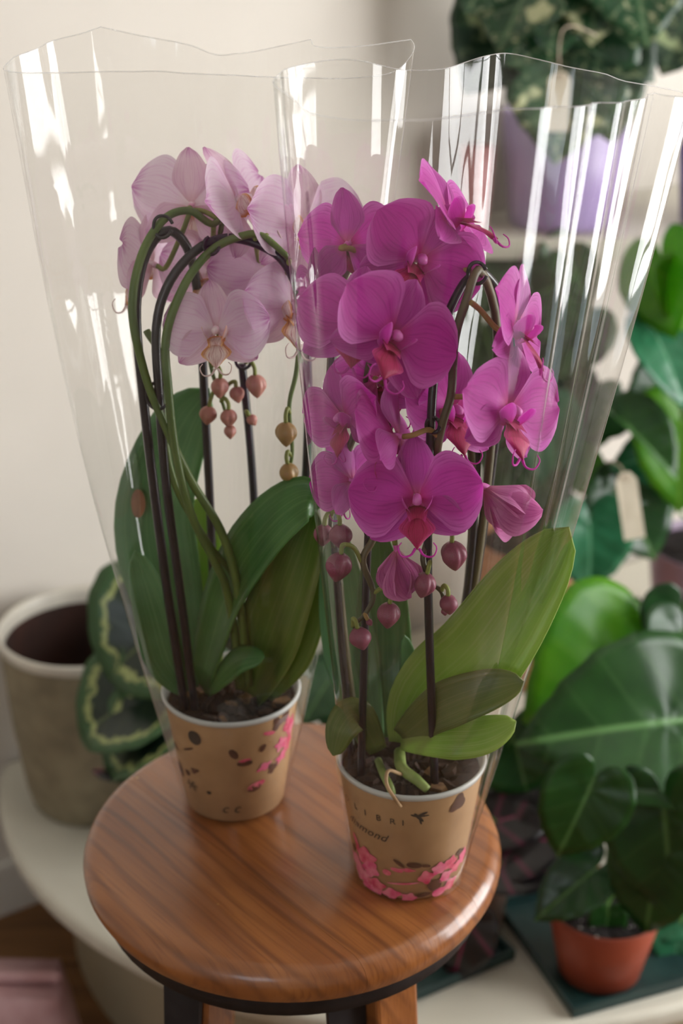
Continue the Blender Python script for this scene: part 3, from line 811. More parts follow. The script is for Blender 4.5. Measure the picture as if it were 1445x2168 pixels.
# leaves
def L_(root, pts, w, m, hint=None, fold=0.18, label=None, **k):
    o = strap_leaf('leaf', [at(*p) for p in pts], w, m, root, hint, fold, **k)
    if label: o['label'] = label
    return o
L_(OA, [(858, 1575, .905), (905, 1480, .90), (1010, 1385, .895), (1112, 1240, .905), (1204, 1116, .915)], 0.072, M_leafOl, None, 0.30, 'large pale green strap leaf', base_w=0.35)
L_(OA, [(850, 1560, .895), (930, 1500, .875), (1030, 1462, .868), (1108, 1442, .868)], 0.036, M_leafOd, Vector((0.1, -0.75, .6)), 0.2)
L_(OA, [(850, 1565, .895), (940, 1560, .868), (1020, 1555, .865), (1092, 1527, .868)], 0.034, M_leafOl, Vector((0.1, -0.7, .7)), -0.2)
L_(OA, [(820, 1560, .925), (812, 1420, .955), (808, 1270, .965), (800, 1120, .95)], 0.046, M_leafO, None, 0.2)
L_(OA, [(850, 1530, .93), (866, 1430, .945), (856, 1345, .94)], 0.016, M_leafOt, None, 0.2)
L_(OA, [(785, 1570, .92), (750, 1420, .955), (725, 1270, .965), (712, 1110, .95)], 0.044, M_leafOt, None, 0.2)
L_(OA, [(800, 1590, .90), (755, 1515, .885), (722, 1540, .876), (705, 1600, .872)], 0.030, M_leafOd, Vector((-.2, -.6, .7)), -0.1)
# aerial roots
tube('root', [at(845, 1590, .90), at(850, 1625, .882), at(880, 1650, .874), at(905, 1672, .868)], [0.0042, 0.0046, 0.0042, 0.0032], M_root, OA)
tube('root', [at(800, 1610, .90), at(812, 1640, .878), at(828, 1675, .865), at(825, 1700, .868)], [0.003, 0.0034, 0.003], M_root, OA)
tube('root', [at(850, 1640, .876), at(822, 1632, .866), at(818, 1660, .858), at(835, 1690, .8535), at(848, 1708, .8535)], 0.0014, M_rootd, OA)
# support wires (bent hoops) and clips
def wire(root, pts, r): return tube('support_wire', [at(*p) for p in pts], r, M_black, root, 8, 60)
wire(OA, [(920, 1662, .880), (910, 1400, .872), (905, 1160, .872), (911, 920, .875), (922, 770, .885), (950, 660, .90), (998, 580, .92), (1035, 588, .935), (1062, 650, .95), (1062, 800, .955), (1040, 1000, .958), (1012, 1200, .952), (985, 1380, .94), (965, 1590, .93)], 0.0030)
wire(OA, [(764, 1640, .890), (770, 1400, .885), (778, 1160, .885), (792, 960, .895), (830, 850, .91), (885, 775, .93), (940, 757, .94), (990, 800, .95), (1008, 920, .955), (1004, 1100, .95), (978, 1350, .942), (955, 1590, .935)], 0.0028)
wire(OA, [(742, 1600, .925), (722, 1350, .925), (706, 1120, .925), (702, 900, .93), (706, 700, .94), (730, 600, .95)], 0.0027)
def clip(root, px, py, Y, rx=0.0055, ang=0.0):
    c = at(px, py, Y); P = []
    for i in range(11):
        a = R(20 + 320*i/10) + ang
        P.append(c + RT*(rx*math.cos(a)) + UPV*(rx*1.15*math.sin(a)) + FWD*(0.002*math.sin(a*2)))
    return tube('stem_clip', P, 0.0013, M_black, root, 6, 26)
clip(OA, 1010, 578, .912, .0062); clip(OA, 788, 1124, .880, .0048, 1.0); clip(OA, 916, 900, .872, .0045, 2.0)
# flower stems
def stem(root, pts, rad, m): return tube('flower_stem', [at(*p) for p in pts], rad, m, root, 8, 70)
stem(OA, [(930, 1590, .93), (985, 1350, .945), (1022, 1100, .952), (1046, 850, .95), (1050, 680, .94), (1015, 572, .915), (985, 640, .892), (962, 720, .878), (955, 830, .874), (938, 890, .872), (926, 950, .874), (915, 1060, .885), (906, 1135, .876), (895, 1185, .868), (912, 1230, .866), (935, 1255, .866), (938, 1290, .866)], [0.0033, 0.0032, 0.003, 0.0028, 0.0022, 0.0013], M_stemA)
stem(OA, [(870, 1590, .935), (975, 1330, .95), (1000, 1000, .953), (960, 790, .945), (890, 795, .925), (840, 860, .91), (805, 980, .90), (794, 1125, .880), (768, 1185, .873), (790, 1255, .872), (776, 1295, .870), (745, 1328, .868)], [0.0032, 0.0031, 0.003, 0.0028, 0.0022, 0.0013], M_stemA)
stem(OA, [(760, 1590, .93), (728, 1350, .928), (700, 1000, .935), (700, 780, .94), (722, 600, .945), (770, 545, .935), (800, 640, .92), (760, 880, .91), (720, 1000, .91), (700, 1100, .90), (705, 1160, .892)], [0.0032, 0.0031, 0.003, 0.0026, 0.0014], M_stemA)
# open flowers  (px, py, Y, yaw, pitch, roll, scale)
flower(OA, 'M', 886, 548, .915, 14, -14, 34, 0.95, at(995, 575, .915))
flower(OA, 'M', 948, 462, .925, 62, 28, 4, 0.98, at(985, 520, .93))
flower(OA, 'M', 735, 518, .925, 152, 14, -4, 0.80, at(775, 548, .93))
flower(OA, 'M', 690, 640, .925, -112, -5, 10, 0.80, at(718, 610, .94))
flower(OA, 'M', 748, 688, .885, 10, -6, 10, 0.88, at(790, 640, .915))
flower(OA, 'M', 828, 712, .862, 24, -6, 28, 0.96, at(900, 720, .89), label='front bloom turned toward the window side')
flower(OA, 'M', 1088, 690, .885, 66, -2, 12, 0.94, at(996, 640, .885))
flower(OA, 'M', 1072, 868, .862, 40, -8, 8, 0.94, at(957, 840, .874))
flower(OA, 'M', 955, 868, .905, 30, -6, 4, 0.92, at(940, 890, .876))
flower(OA, 'M', 800, 805, .905, 165, -10, 15, 0.86, at(840, 850, .91))
flower(OA, 'M', 730, 880, .89, -46, -16, -8, 0.76, at(765, 880, .905))
flower(OA, 'M', 842, 925, .868, -118, -14, -10, 0.90, at(928, 925, .873))
flower(OA, 'M', 746, 1018, .897, -140, -4, 8, 0.70, at(775, 1080, .895), M_pedB)
flower(OA, 'M', 882, 1055, .856, -2, -10, 0, 0.93, at(914, 1060, .885), label='lowest open bloom with a dark red lip')
flower(OA, 'B', 1020, 1030, .868, 118, -34, 10, 0.92, at(940, 1010, .885), fold=52, label='half-opened pink flower')
flower(OA, 'B', 838, 1160, .868, 150, -72, 0, 0.72, at(790, 1130, .880), M_pedB, fold=72, label='half-opened mauve bud flower')
# buds
for (k, px, py, Y, l, t, at_, ) in (('m', 721, 1137, .884, .0195, -4, (700, 1090, .90)), ('m', 684, 1134, .894, .017, 6, (700, 1095, .90)), ('m', 716, 1202, .868, .0225, 10, (766, 1192, .873)),
        ('m', 960, 1178, .862, .0225, -8, (898, 1140, .875)), ('m', 897, 1240, .856, .0195, 12, (905, 1205, .866)), ('m', 822, 1304, .864, .0205, 4, (790, 1256, .872)),
        ('m', 950, 1281, .860, .0155, -6, (934, 1250, .866)), ('m', 763, 1353, .862, .0185, -14, (747, 1326, .868)), ('m', 782, 1318, .868, .006, -30, (774, 1300, .870)), ('m', 941, 1296, .866, .006, -10, (938, 1286, .866))):
    bud(OA, k, px, py, Y, l, t, at(*at_), M_pedB if l > .01 else M_pedA, rz=px*0.3)

# ================================================================== pale orchid
cb = Vector((-0.091, 1.010, STZ+0.0008))
OB = thing('potted_orchid', cb, 'pale pink orchid in a kraft-wrapped pot, arching stems on black wires', 'orchid', 'orchids on the stool')
orchid_pot(OB, cb)
for (ph, h, w, hh, rot, m, lo) in (
    (62, 0.085, .007, .012, .2, M_pinkB, 4), (54, 0.070, .008, .008, .5, M_pinkA, 5), (66, 0.066, .008, .010, 0, M_pinkB, 5), (57, 0.056, .009, .006, .4, M_pinkA, 5), (70, 0.080, .006, .012, 0, M_pinkA, 4),
    (35, 0.055, .008, .0045, .4, M_pinkA, 4), (45, 0.050, .006, .006, .2, M_brownp, 3), (27, 0.038, .008, .0032, .3, M_pinkB, 0), (25, 0.0355, .006, .0035, .3, M_brownp, 0), (15, 0.0635, .0065, .003, 0, M_brownp, 0),
    (15, 0.0665, .005, .0016, .1, M_pinkB, 0), (38, 0.088, .006, .002, -.3, M_pinkB, 0), (47, 0.094, .0075, .0075, 0, M_brownp, 3), (57, 0.097, .0045, .006, 0, M_brownp, 0), (5, 0.074, .0032, .0055, .5, M_brownp, 0),
    (32, 0.075, .0025, .004, -.5, M_brownp, 0), (-64, 0.063, .0060, .0030, -.2, M_brownp, 3), (-36, 0.050, .0055, .0032, .4, M_brownp, 3), (-30, 0.086, .0062, .007, 0, M_ink, 0), (-47, 0.044, .003, .003, 0, M_brownp, 0),
    (-44, 0.032, .0085, .006, .1, M_ink, 6), (-62, 0.040, .004, .007, .2, M_brownp, 0), (-40, 0.071, .007, .0011, .5, M_brownp, 0), (-22, 0.031, .002, .0018, 0, M_ink, 0)):
    print_patch('printed_flower', cb, ph, h, w, hh, rot, m, OB, lo, 0.22 if m is not M_ink else 0.5)
print_text('printed_lettering', cb, 'c c', -10, 0.012, 0.013, OB, shear=0.3, mat=M_ink)
L_(OB, [(405, 1450, 1.015), (362, 1290, 1.035), (328, 1090, 1.05), (376, 920, 1.06), (442, 822, 1.06)], 0.068, M_leafOt, None, 0.25, 'broad upright leaf with a brown scorch spot')
L_(OB, [(425, 1450, 1.005), (480, 1260, .985), (560, 1130, .968), (640, 1062, .962), (678, 1075, .965)], 0.052, M_leafO, Vector((-.35, -.6, .6)), 0.22)
L_(OB, [(530, 1470, 1.005), (570, 1360, .985), (625, 1200, .972), (668, 1075, .975)], 0.056, M_leafOd, Vector((-.4, -.9, .2)), 0.35)
L_(OB, [(400, 1460, 1.0), (358, 1400, .99), (325, 1290, .985), (286, 1165, .99)], 0.038, M_leafOt, None, 0.25)
L_(OB, [(440, 1460, .995), (500, 1400, .968), (560, 1390, .958)], 0.026, M_leafO, Vector((0, -.6, .8)), -0.1)
L_(OB, [(440, 1430, 1.03), (424, 1220, 1.05), (428, 1045, 1.055)], 0.044, M_leafOl, None, 0.2)
L_(OB, [(560, 1470, 1.0), (610, 1400, .985), (650, 1300, .985), (672, 1180, .99)], 0.034, M_leafOd, None, 0.2)
sp_c = at(292, 1066, 1.040)
V = [sp_c] + [sp_c + RT*(0.0058*math.cos(a)) + UPV*(0.0115*math.sin(a)) + FWD*(0.001*math.cos(2*a)) for a in [2*math.pi*i/20 for i in range(20)]]
V += [v + FWD*0.002 for v in V[1:]]
spot = wobj('scorch_spot', V, [(0, 1+i, 1+(i+1) % 20) for i in range(20)] + [(1+i, 21+i, 21+(i+1) % 20, 1+(i+1) % 20) for i in range(20)], M_spot, OB)
wire(OB, [(392, 1500, .985), (358, 1280, .98), (325, 1030, .982), (302, 830, .985), (288, 660, .99), (306, 545, 1.0), (352, 488, 1.01), (398, 528, 1.025), (420, 640, 1.04), (432, 830, 1.045), (442, 1020, 1.04), (450, 1220, 1.035), (455, 1470, 1.02)], 0.0036)
wire(OB, [(412, 1500, .982), (385, 1280, .976), (352, 1030, .976), (336, 830, .98), (331, 690, .985), (358, 598, .992), (415, 530, 1.0), (478, 504, 1.005), (548, 518, 1.005), (605, 560, 1.0), (640, 660, 1.0), (652, 860, 1.005), (640, 1100, 1.01), (600, 1440, 1.015)], 0.0034)
wire(OB, [(545, 1470, 1.03), (546, 1250, 1.035), (532, 980, 1.035), (512, 770, 1.035)], 0.0032)
clip(OB, 345, 480, 1.0, .0068); clip(OB, 448, 520, .998, .0055, 1.6); clip(OB, 515, 762, 1.03, .0060, 2.5); clip(OB, 335, 838, .98, .0085, 0.3)
stem(OB, [(525, 1450, .99), (505, 1260, .975), (470, 1130, .972), (400, 1010, .972), (342, 885, .976), (306, 790, .98), (280, 660, .985), (298, 545, .995), (345, 466, 1.005), (400, 446, 1.015), (452, 474, 1.02), (487, 425, 1.03)], [0.0036, 0.0034, 0.0032, 0.0032, 0.003, 0.0022], M_stemB)
stem(OB, [(512, 1450, .992), (482, 1260, .976), (452, 1185, .97), (405, 1090, .968), (372, 960, .97), (356, 820, .974), (352, 710, .98), (392, 600, .99), (450, 528, .998), (515, 499, 1.0), (556, 500, 1.0), (610, 545, .995)], [0.0036, 0.0034, 0.0032, 0.0032, 0.003, 0.0022], M_stemB)
stem(OB, [(530, 1450, 1.0), (520, 1330, .99), (500, 1230, .985), (440, 1150, .98), (372, 1030, .978), (348, 920, .985), (338, 760, 1.0), (310, 700, 1.01)], 0.0028, M_stemB)
stem(OB, [(470, 470, 1.03), (455, 560, 1.04), (440, 680, 1.04), (445, 770, 1.03), (470, 850, 1.03), (487, 905, 1.03)], [0.002, 0.0012], M_stemB)
stem(OB, [(640, 640, 1.0), (628, 780, .99), (612, 860, .985), (618, 960, .985), (600, 1025, .985)], [0.002, 0.0012], M_stemB)
flower(OB, 'P', 405, 435, 1.04, 172, 20, -4, 0.98, at(470, 470, 1.025), M_pedB)
flower(OB, 'P', 500, 430, 1.035, 58, 16, -28, 1.02, at(487, 428, 1.03), M_pedB)
flower(OB, 'P', 322, 560, 1.045, -112, 4, 6, 0.98, at(402, 448, 1.015), M_pedB)
flower(OB, 'P', 445, 580, 1.05, 4, -4, 6, 0.86, at(452, 480, 1.02), M_pedB)
flower(OB, 'P', 640, 480, 1.03, 30, 4, -5, 1.05, at(560, 500, 1.0), M_pedB)
flower(OB, 'P', 565, 585, 1.035, 20, -8, -6, 0.98, at(540, 505, 1.003), M_pedB)
flower(OB, 'P', 458, 700, .985, -2, -8, -4, 0.84, at(442, 660, 1.03), M_pedB, label='front bloom with a red and yellow lip')
flower(OB, 'P', 618, 650, 1.01, 28, -10, 4, 0.98, at(612, 550, .995), M_pedB)
for (k, px, py, Y, l, t, a) in (('p', 465, 822, 1.02, .017, 4, (448, 775, 1.03)), ('p', 542, 818, 1.025, .0195, -4, (520, 768, 1.032)), ('p', 440, 880, 1.025, .016, 10, (455, 830, 1.03)), ('p', 484, 886, 1.02, .0155, 0, (468, 850, 1.03)),
        ('p', 487, 915, 1.02, .012, 0, (482, 895, 1.03)), ('p', 502, 836, 1.03, .014, -8, (470, 840, 1.03)), ('p', 534, 890, 1.02, .010, -30, (524, 880, 1.03)), ('g', 605, 920, .98, .020, 0, (613, 875, .985)), ('g', 612, 1004, .98, .018, -8, (616, 965, .985))):
    bud(OB, k, px, py, Y, l, t, at(*a), M_pedB, rz=px*.3)

# ================================================================== clear sleeves
def sleeve(label, c, top, bulge, seed):
    """conical clear film bag: from the pot's foot to a wavy open rim. top = list of (px, py, Y, sharp)"""
    T = [at(*p[:3]) for p in top]; n = len(T)
    # closed smooth curve through the rim points
    per = 7; rim = []
    for i in range(n):
        a, b, c_, d = T[i-1], T[i], T[(i+1) % n], T[(i+2) % n]
        sb = len(top[i]) > 3; sc2 = len(top[(i+1) % n]) > 3
        m0 = (c_-b)*(.9) if sb else (c_-a)*.5
        m1 = (c_-b)*(.9) if sc2 else (d-b)*.5
        m0 = m0*min(1, (c_-b).length*1.6/max(1e-6, m0.length)); m1 = m1*min(1, (c_-b).length*1.6/max(1e-6, m1.length))
        for k in range(per):
            t = k/per; t2, t3 = t*t, t*t*t
            rim.append(b*(2*t3-3*t2+1) + m0*(t3-2*t2+t) + c_*(-2*t3+3*t2) + m1*(t3-t2))
    m = len(rim); rows = 46; rnd = random.Random(seed)
    ph0 = rnd.random()*6
    ks = [(rnd.randint(5, 17), rnd.uniform(2, 6), rnd.random()*6.28, rnd.uniform(.4, 1)) for _ in range(5)]
    # direction of every rim point as seen from the pot axis; base angle follows arc order
    cent = Vector((sum(p.x for p in rim)/m, sum(p.y for p in rim)/m, 0))
    ang = []
    for p in rim:
        a = math.atan2(p.y-cent.y, p.x-cent.x)
        if ang:
            while a < ang[-1]-math.pi: a += 2*math.pi
            while a > ang[-1]+math.pi: a -= 2*math.pi
        ang.append(a)
    V, Fc, UV = [], [], []
    for r in range(rows):
        s = r/(rows-1)
        for i in range(m):
            bx = Vector((c.x + (PB+0.0016)*math.cos(ang[i]), c.y + (PB+0.0016)*math.sin(ang[i]), c.z+0.0006))
            w = s + bulge*math.sin(math.pi*s)*0.5
            p = Vector((bx.x+(rim[i].x-bx.x)*w, bx.y+(rim[i].y-bx.y)*w, bx.z+(rim[i].z-bx.z)*s))
            rad = Vector((p.x-c.x, p.y-c.y, 0)); rr = rad.length or 1e-6
            wr = 0.0
            for (f, q, ph, am) in ks: wr += am*math.sin(f*ang[i]+ph+q*s)
            env = max(0, s-0.16)*(1-s*0.35)
            pl_ = math.sin(11*ang[i]+ph0) ; wr += 1.6*(abs(pl_)**3)*max(0, s-.45)*2
            wr += 3.0*math.exp(-((s-0.30)/0.08)**2)*math.sin(9*ang[i]+17*s)*0.5
            p = p + rad/rr*(wr*0.0011*env*2)
            h = p.z-c.z
            need = pot_r(min(h, PH))+0.0030 if h < PH+0.006 else 0
            rad = Vector((p.x-c.x, p.y-c.y, 0)); rr = rad.length
            if rr < need: p = p + rad/rr*(need-rr)
            V.append(p); UV.append((i/m, s))
    for r in range(rows-1):
        for i in range(m):
            a = r*m+i; b = r*m+(i+1) % m; Fc.append((a, b, b+m, a+m))
    root = thing('plastic_sleeve', c, label, 'plastic sleeve', 'clear film sleeves around the orchids')
    wobj('film', V, Fc, M_film, root, UV)
    top_pts = [V[(rows-1)*m+i] for i in range(m)]
    tv, tf = [], []
    for i, p in enumerate(top_pts):
        for dx, dz in ((-.0003, 0), (0, -.0004), (.0003, 0), (0, .0004)): tv.append(p + Vector((dx, dx*.5, dz)))
    for i in range(m):
        for k in range(4):
            a = i*4+k; b = i*4+(k+1) % 4; c2 = ((i+1) % m)*4+(k+1) % 4; d = ((i+1) % m)*4+k
            tf.append((a, b, c2, d))
    wobj('cut_edge', tv, tf, M_filmedge, root)
    return root
sleeve('clear plastic sleeve around the magenta orchid, wavy open top', ca, [
    (585, 172, .870), (600, 153, .895), (650, 135, .920), (735, 126, .935), (800, 137, .945), (860, 150, .955), (905, 148, .963), (950, 143, .972), (1030, 118, 1.00), (1090, 116, 1.02),
    (1200, 140, 1.02), (1330, 172, .985), (1440, 197, .945), (1468, 204, .922), (1452, 206, .900), (1415, 203, .888), (1380, 197, .896), (1370, 200, .912, 1), (1345, 211, .895), (1290, 217, .862), (1200, 225, .830), (1100, 230, .812), (980, 244, .803),
    (850, 255, .803), (740, 252, .812), (660, 238, .828), (610, 206, .848)], 0.12, 3)
sleeve('clear plastic sleeve around the pale pink orchid, peaked open top', cb, [
    (3, 140, .995), (60, 112, 1.03), (130, 83, 1.06), (215, 57, 1.08, 1), (300, 76, 1.09), (400, 95, 1.095), (455, 116, 1.09), (520, 112, 1.09), (590, 98, 1.085), (655, 84, 1.08, 1), (664, 100, 1.072), (760, 98, 1.06),
    (860, 84, 1.03, 1), (868, 110, 1.012), (835, 150, .995), (760, 165, .985), (650, 165, .972), (500, 160, .945), (350, 152, .925), (200, 152, .928), (100, 154, .945), (30, 153, .970)], 0.24, 8)

# ================================================================== things on the table and shelf
def simple_pot(name, c, rb, rt, h, mat, parent, th=0.004, lip=0.0, lipm=None):
    prof = [(0.0, 0.0), (rb-0.003, 0.0), (rb, 0.003)]
    if lip:
        prof += [(rt-0.004, h-lip), (rt, h-lip+0.002), (rt, h-0.001)]
    else:
        prof += [(rb+(rt-rb)*.5, h*.5), (rt, h-0.002)]
    prof += [(rt-th*.5, h), (rt-th, h-0.002), (rt-th-0.002, h-0.02), (rb+(rt-rb)*.3, h*.35)]
    return lathe(name, c, prof, mat, parent, 48)
def disc(name, c, r, mat, parent, lump=0.0, n=32, rg=5, seed=1):
    rnd = random.Random(seed); V = [Vector(c)]; Fc = []
    for k in range(1, rg+1):
        for i in range(n):
            a = 2*math.pi*i/n; V.append(Vector((c[0]+r*k/rg*math.cos(a), c[1]+r*k/rg*math.sin(a), c[2]+rnd.uniform(-lump, lump))))
    for i in range(n): Fc.append((0, 1+i, 1+(i+1) % n))
    for k in range(rg-1):
        for i in range(n):
            a = 1+k*n+i; b = 1+k*n+(i+1) % n; Fc.append((a, a+n, b+n, b))
    return wobj(name, V, Fc, mat, parent, smooth=lump == 0)
def pebbles(c, r, num, parent, seed):
    rnd = random.Random(seed)
    for i in range(num):
        a = rnd.random()*6.28; q = r*math.sqrt(rnd.random()); s = rnd.uniform(.0012, .0026)
        p = Vector((c[0]+q*math.cos(a), c[1]+q*math.sin(a), c[2]+s*.5))
        V = [p+Vector((s, 0, 0)), p+Vector((0, s, 0)), p+Vector((-s, 0, 0)), p+Vector((0, -s, 0)), p+Vector((0, 0, s)), p-Vector((0, 0, s))]
        wobj('perlite_grain', V, [(0, 1, 4), (1, 2, 4), (2, 3, 4), (3, 0, 4), (1, 0, 5), (2, 1, 5), (3, 2, 5), (0, 3, 5)], M_perl, parent)
def H(root, b, t, mat, stem_from=None, bend=0.03, **k):
    B, T = at(*b), at(*t)
    lf = heart_leaf('leaf', B, T, mat, root, **k)
    if stem_from is not None:
        S = Vector(stem_from); mid = (S+B)*.5 + Vector((0, 0, bend))
        tube('petiole', [S, mid, B], [0.0028, 0.0022, 0.0018], M_petiole, root, 6, 14)
    return lf

# stoneware planter, left
cp = Vector((-0.340, 1.655, TZ+0.0008))
pl = thing('planter_pot', cp, 'large cream-rimmed stoneware planter with a dark brown inside', 'planter')
Hc = 0.264
lathe('pot_body', cp, [(0, 0), (.082, 0), (.090, .004), (.096, .03), (.106, .12), (.113, Hc-.016)], M_stoneware, pl, 64)
lathe('rim', cp, [(.1131, Hc-.016), (.1155, Hc-.012), (.1165, Hc-.004), (.1145, Hc), (.110, Hc-.001), (.1075, Hc-.008), (.1065, Hc-.06)], M_glaze, pl, 64)
lathe('inner_wall', cp, [(.1064, Hc-.022), (.1055, Hc-.05), (.100, .10), (.09, .03), (0, .028)], M_brownsoil, pl, 64)

# calathea behind the pale orchid
cc = Vector((-0.185, 1.56, TZ+0.0008))
cal = thing('calathea_plant', cc, 'dark calathea with pale-edged round leaves beside the stoneware planter', 'plant')
simple_pot('pot', cc, .045, .060, .09, M_darkpot, cal); disc('soil', cc+Vector((0, 0, .08)), .055, M_soil, cal, .002)
cs = cc+Vector((0, 0, .08))
H(cal, (345, 1330, 1.50), (205, 1430, 1.46), M_cala, cs, width=1.55, fold=.16, droop=.3, tbl=ROUND, hint=Vector((-.35, -.75, .5)))
H(cal, (300, 1480, 1.47), (140, 1545, 1.45), M_cala, cs, width=1.2, fold=.2, droop=.35, tbl=ROUND, hint=Vector((-.2, -.5, .8)))
H(cal, (330, 1540, 1.44), (190, 1620, 1.42), M_cala, cs, width=1.1, fold=.2, droop=.4, tbl=ROUND, hint=Vector((-.2, -.4, .9)))
H(cal, (340, 1590, 1.45), (215, 1680, 1.43), M_strom, cs, width=0.9, droop=.4, tbl=ROUND, hint=Vector((-.5, -.2, -.5)))
H(cal, (380, 1400, 1.50), (290, 1560, 1.44), M_cala, cs, width=1.0, droop=.3, tbl=ROUND, hint=Vector((0, -.9, .3)))
H(cal, (420, 1420, 1.55), (620, 1500, 1.50), M_cala, cs, width=0.9, droop=.3, tbl=ROUND, hint=Vector((0, -.7, .6)))

# plant in the middle, seen between the two orchids
cm_ = Vector((0.02, 1.58, TZ+0.0008))
mp_ = thing('leafy_plant', cm_, 'dark leafy plant seen between the two orchid sleeves', 'plant')
simple_pot('pot', cm_, .04, .055, .085, M_darkpot, mp_); disc('soil', cm_+Vector((0, 0, .075)), .05, M_soil, mp_, .002)
cs = cm_+Vector((0, 0, .075))
for b, t, m in (((690, 1450, 1.52), (640, 1530, 1.47), M_heartd), ((730, 1440, 1.54), (700, 1560, 1.48), M_heartd), ((770, 1430, 1.55), (850, 1500, 1.5), M_heartd), ((680, 1420, 1.56), (620, 1440, 1.54), M_heartd), ((740, 1400, 1.58), (690, 1340, 1.62), M_heart), ((800, 1420, 1.58), (860, 1380, 1.6), M_heartd)):
    H(mp_, b, t, m, cs, width=1.05, hint=Vector((0, -.6, .8)))

# hammered peach pot and the climbing plant in it
ch = Vector((0.305, 1.99, TZ+0.0008))
hp = thing('climbing_philodendron', ch, 'trailing philodendron in a hammered peach pot behind the magenta orchid', 'plant')
lathe('pot', ch, [(0, 0), (.070, 0), (.080, .006), (.098, .06), (.108, .13), (.106, .20), (.100, .235), (.097, .238), (.094, .234), (.098, .20), (.09, .1)], M_coco, hp, 48)
disc('soil', ch+Vector((0, 0, .215)), .096, M_soil, hp, .003)
cs = ch+Vector((0, 0, .215))
H(hp, (1247, 1112, 1.80), (1252, 1262, 1.78), M_heartt, cs, width=1.0, droop=.15, hint=Vector((0.1, -.9, .4)), fold=.12)
H(hp, (1310, 1040, 1.86), (1255, 1110, 1.80), M_heartd, cs, width=1.0)
H(hp, (1150, 1010, 1.88), (1190, 1100, 1.84), M_heartd, cs, width=0.9)
H(hp, (1160, 900, 1.90), (1180, 1070, 1.86), M_heartt, cs, width=0.7)
H(hp, (1100, 640, 2.0), (1210, 590, 1.96), M_heart, cs, width=.9)
H(hp, (1180, 640, 2.0), (1060, 700, 1.95), M_heart, cs, width=.9)
H(hp, (1150, 720, 2.0), (1235, 800, 1.94), M_heart, cs, width=.9)
H(hp, (1130, 780, 2.0), (1070, 880, 1.95), M_heart, cs, width=.9)
H(hp, (1200, 820, 1.98), (1240, 930, 1.92), M_heartd, cs, width=.9)
H(hp, (1210, 560, 2.0), (1250, 640, 1.95), M_heart, cs, width=.9)
H(hp, (1060, 900, 1.98), (1030, 1010, 1.94), M_heart, cs, width=.9)
H(hp, (1110, 930, 1.96), (1130, 1040, 1.92), M_heart, cs, width=.8)
H(hp, (1000, 620, 2.02), (960, 700, 1.98), M_heart, cs, width=.8)
H(hp, (1220, 980, 1.92), (1290, 1060, 1.88), M_heartb, cs, width=.8)
for b, t, m in (((1080, 560, 2.06), (1030, 660, 2.0), M_heart), ((1140, 600, 2.06), (1130, 730, 2.0), M_heartb), ((1230, 690, 2.0), (1190, 800, 1.94), M_heart), ((1060, 740, 2.04), (1110, 850, 1.98), M_heartd), ((1090, 850, 2.0), (1170, 940, 1.95), M_heart),
        ((1200, 540, 2.04), (1130, 580, 2.0), M_heart), ((1240, 860, 1.98), (1200, 980, 1.93), M_heart), ((1010, 800, 2.04), (1040, 910, 1.99), M_heartd), ((1080, 1000, 1.96), (1050, 1100, 1.92), M_heart), ((1170, 1060, 1.9), (1120, 1130, 1.87), M_heartd), ((1020, 700, 2.06), (990, 800, 2.0), M_heart)):
    H(hp, b, t, m, cs, width=1.0)

# lilac pot with the bright heart-leaf plant, right edge
cl = Vector((0.600, 2.06, TZ+0.0008))
lp_ = thing('heartleaf_plant', cl, 'bright green heart-leaf plant in a mauve pot at the far table edge', 'plant')
simple_pot('pot', cl, .080, .105, .19, M_mauvepot, lp_); disc('soil', cl+Vector((0, 0, .175)), .098, M_soil, lp_, .003)
cs = cl+Vector((0, 0, .175))
H(lp_, (1400, 560, 1.86), (1415, 715, 1.80), M_heartb, cs, width=1.1, hint=Vector((-.5, -.8, .1)), roll=.3)
H(lp_, (1455, 620, 1.86), (1380, 560, 1.82), M_heartb, cs, width=1.0)
H(lp_, (1392, 718, 1.84), (1460, 860, 1.78), M_heartt, cs, width=.9, hint=Vector((.2, -.5, .8)))
H(lp_, (1440, 690, 1.90), (1340, 650, 1.86), M_heart, cs, width=.9)
H(lp_, (1430, 790, 1.92), (1330, 850, 1.87), M_heartd, cs, width=1.0)
H(lp_, (1440, 900, 1.86), (1440, 1085, 1.80), M_heartb, cs, width=1.0)
H(lp_, (1330, 905, 1.80), (1442, 1010, 1.76), M_heart, cs, width=.62, curl=-.9, hint=Vector((.3, -.6, .7)), fold=.35)
H(lp_, (1400, 960, 1.88), (1300, 990, 1.83), M_heartt, cs, width=.9)
H(lp_, (1320, 1050, 1.84), (1392, 1185, 1.80), M_heartd, cs, width=1.1, hint=Vector((0, -.7, .7)))
H(lp_, (1350, 1010, 1.86), (1270, 1060, 1.82), M_heartd, cs, width=.9)
H(lp_, (1300, 860, 1.95), (1240, 930, 1.9), M_heartd, cs, width=.9)

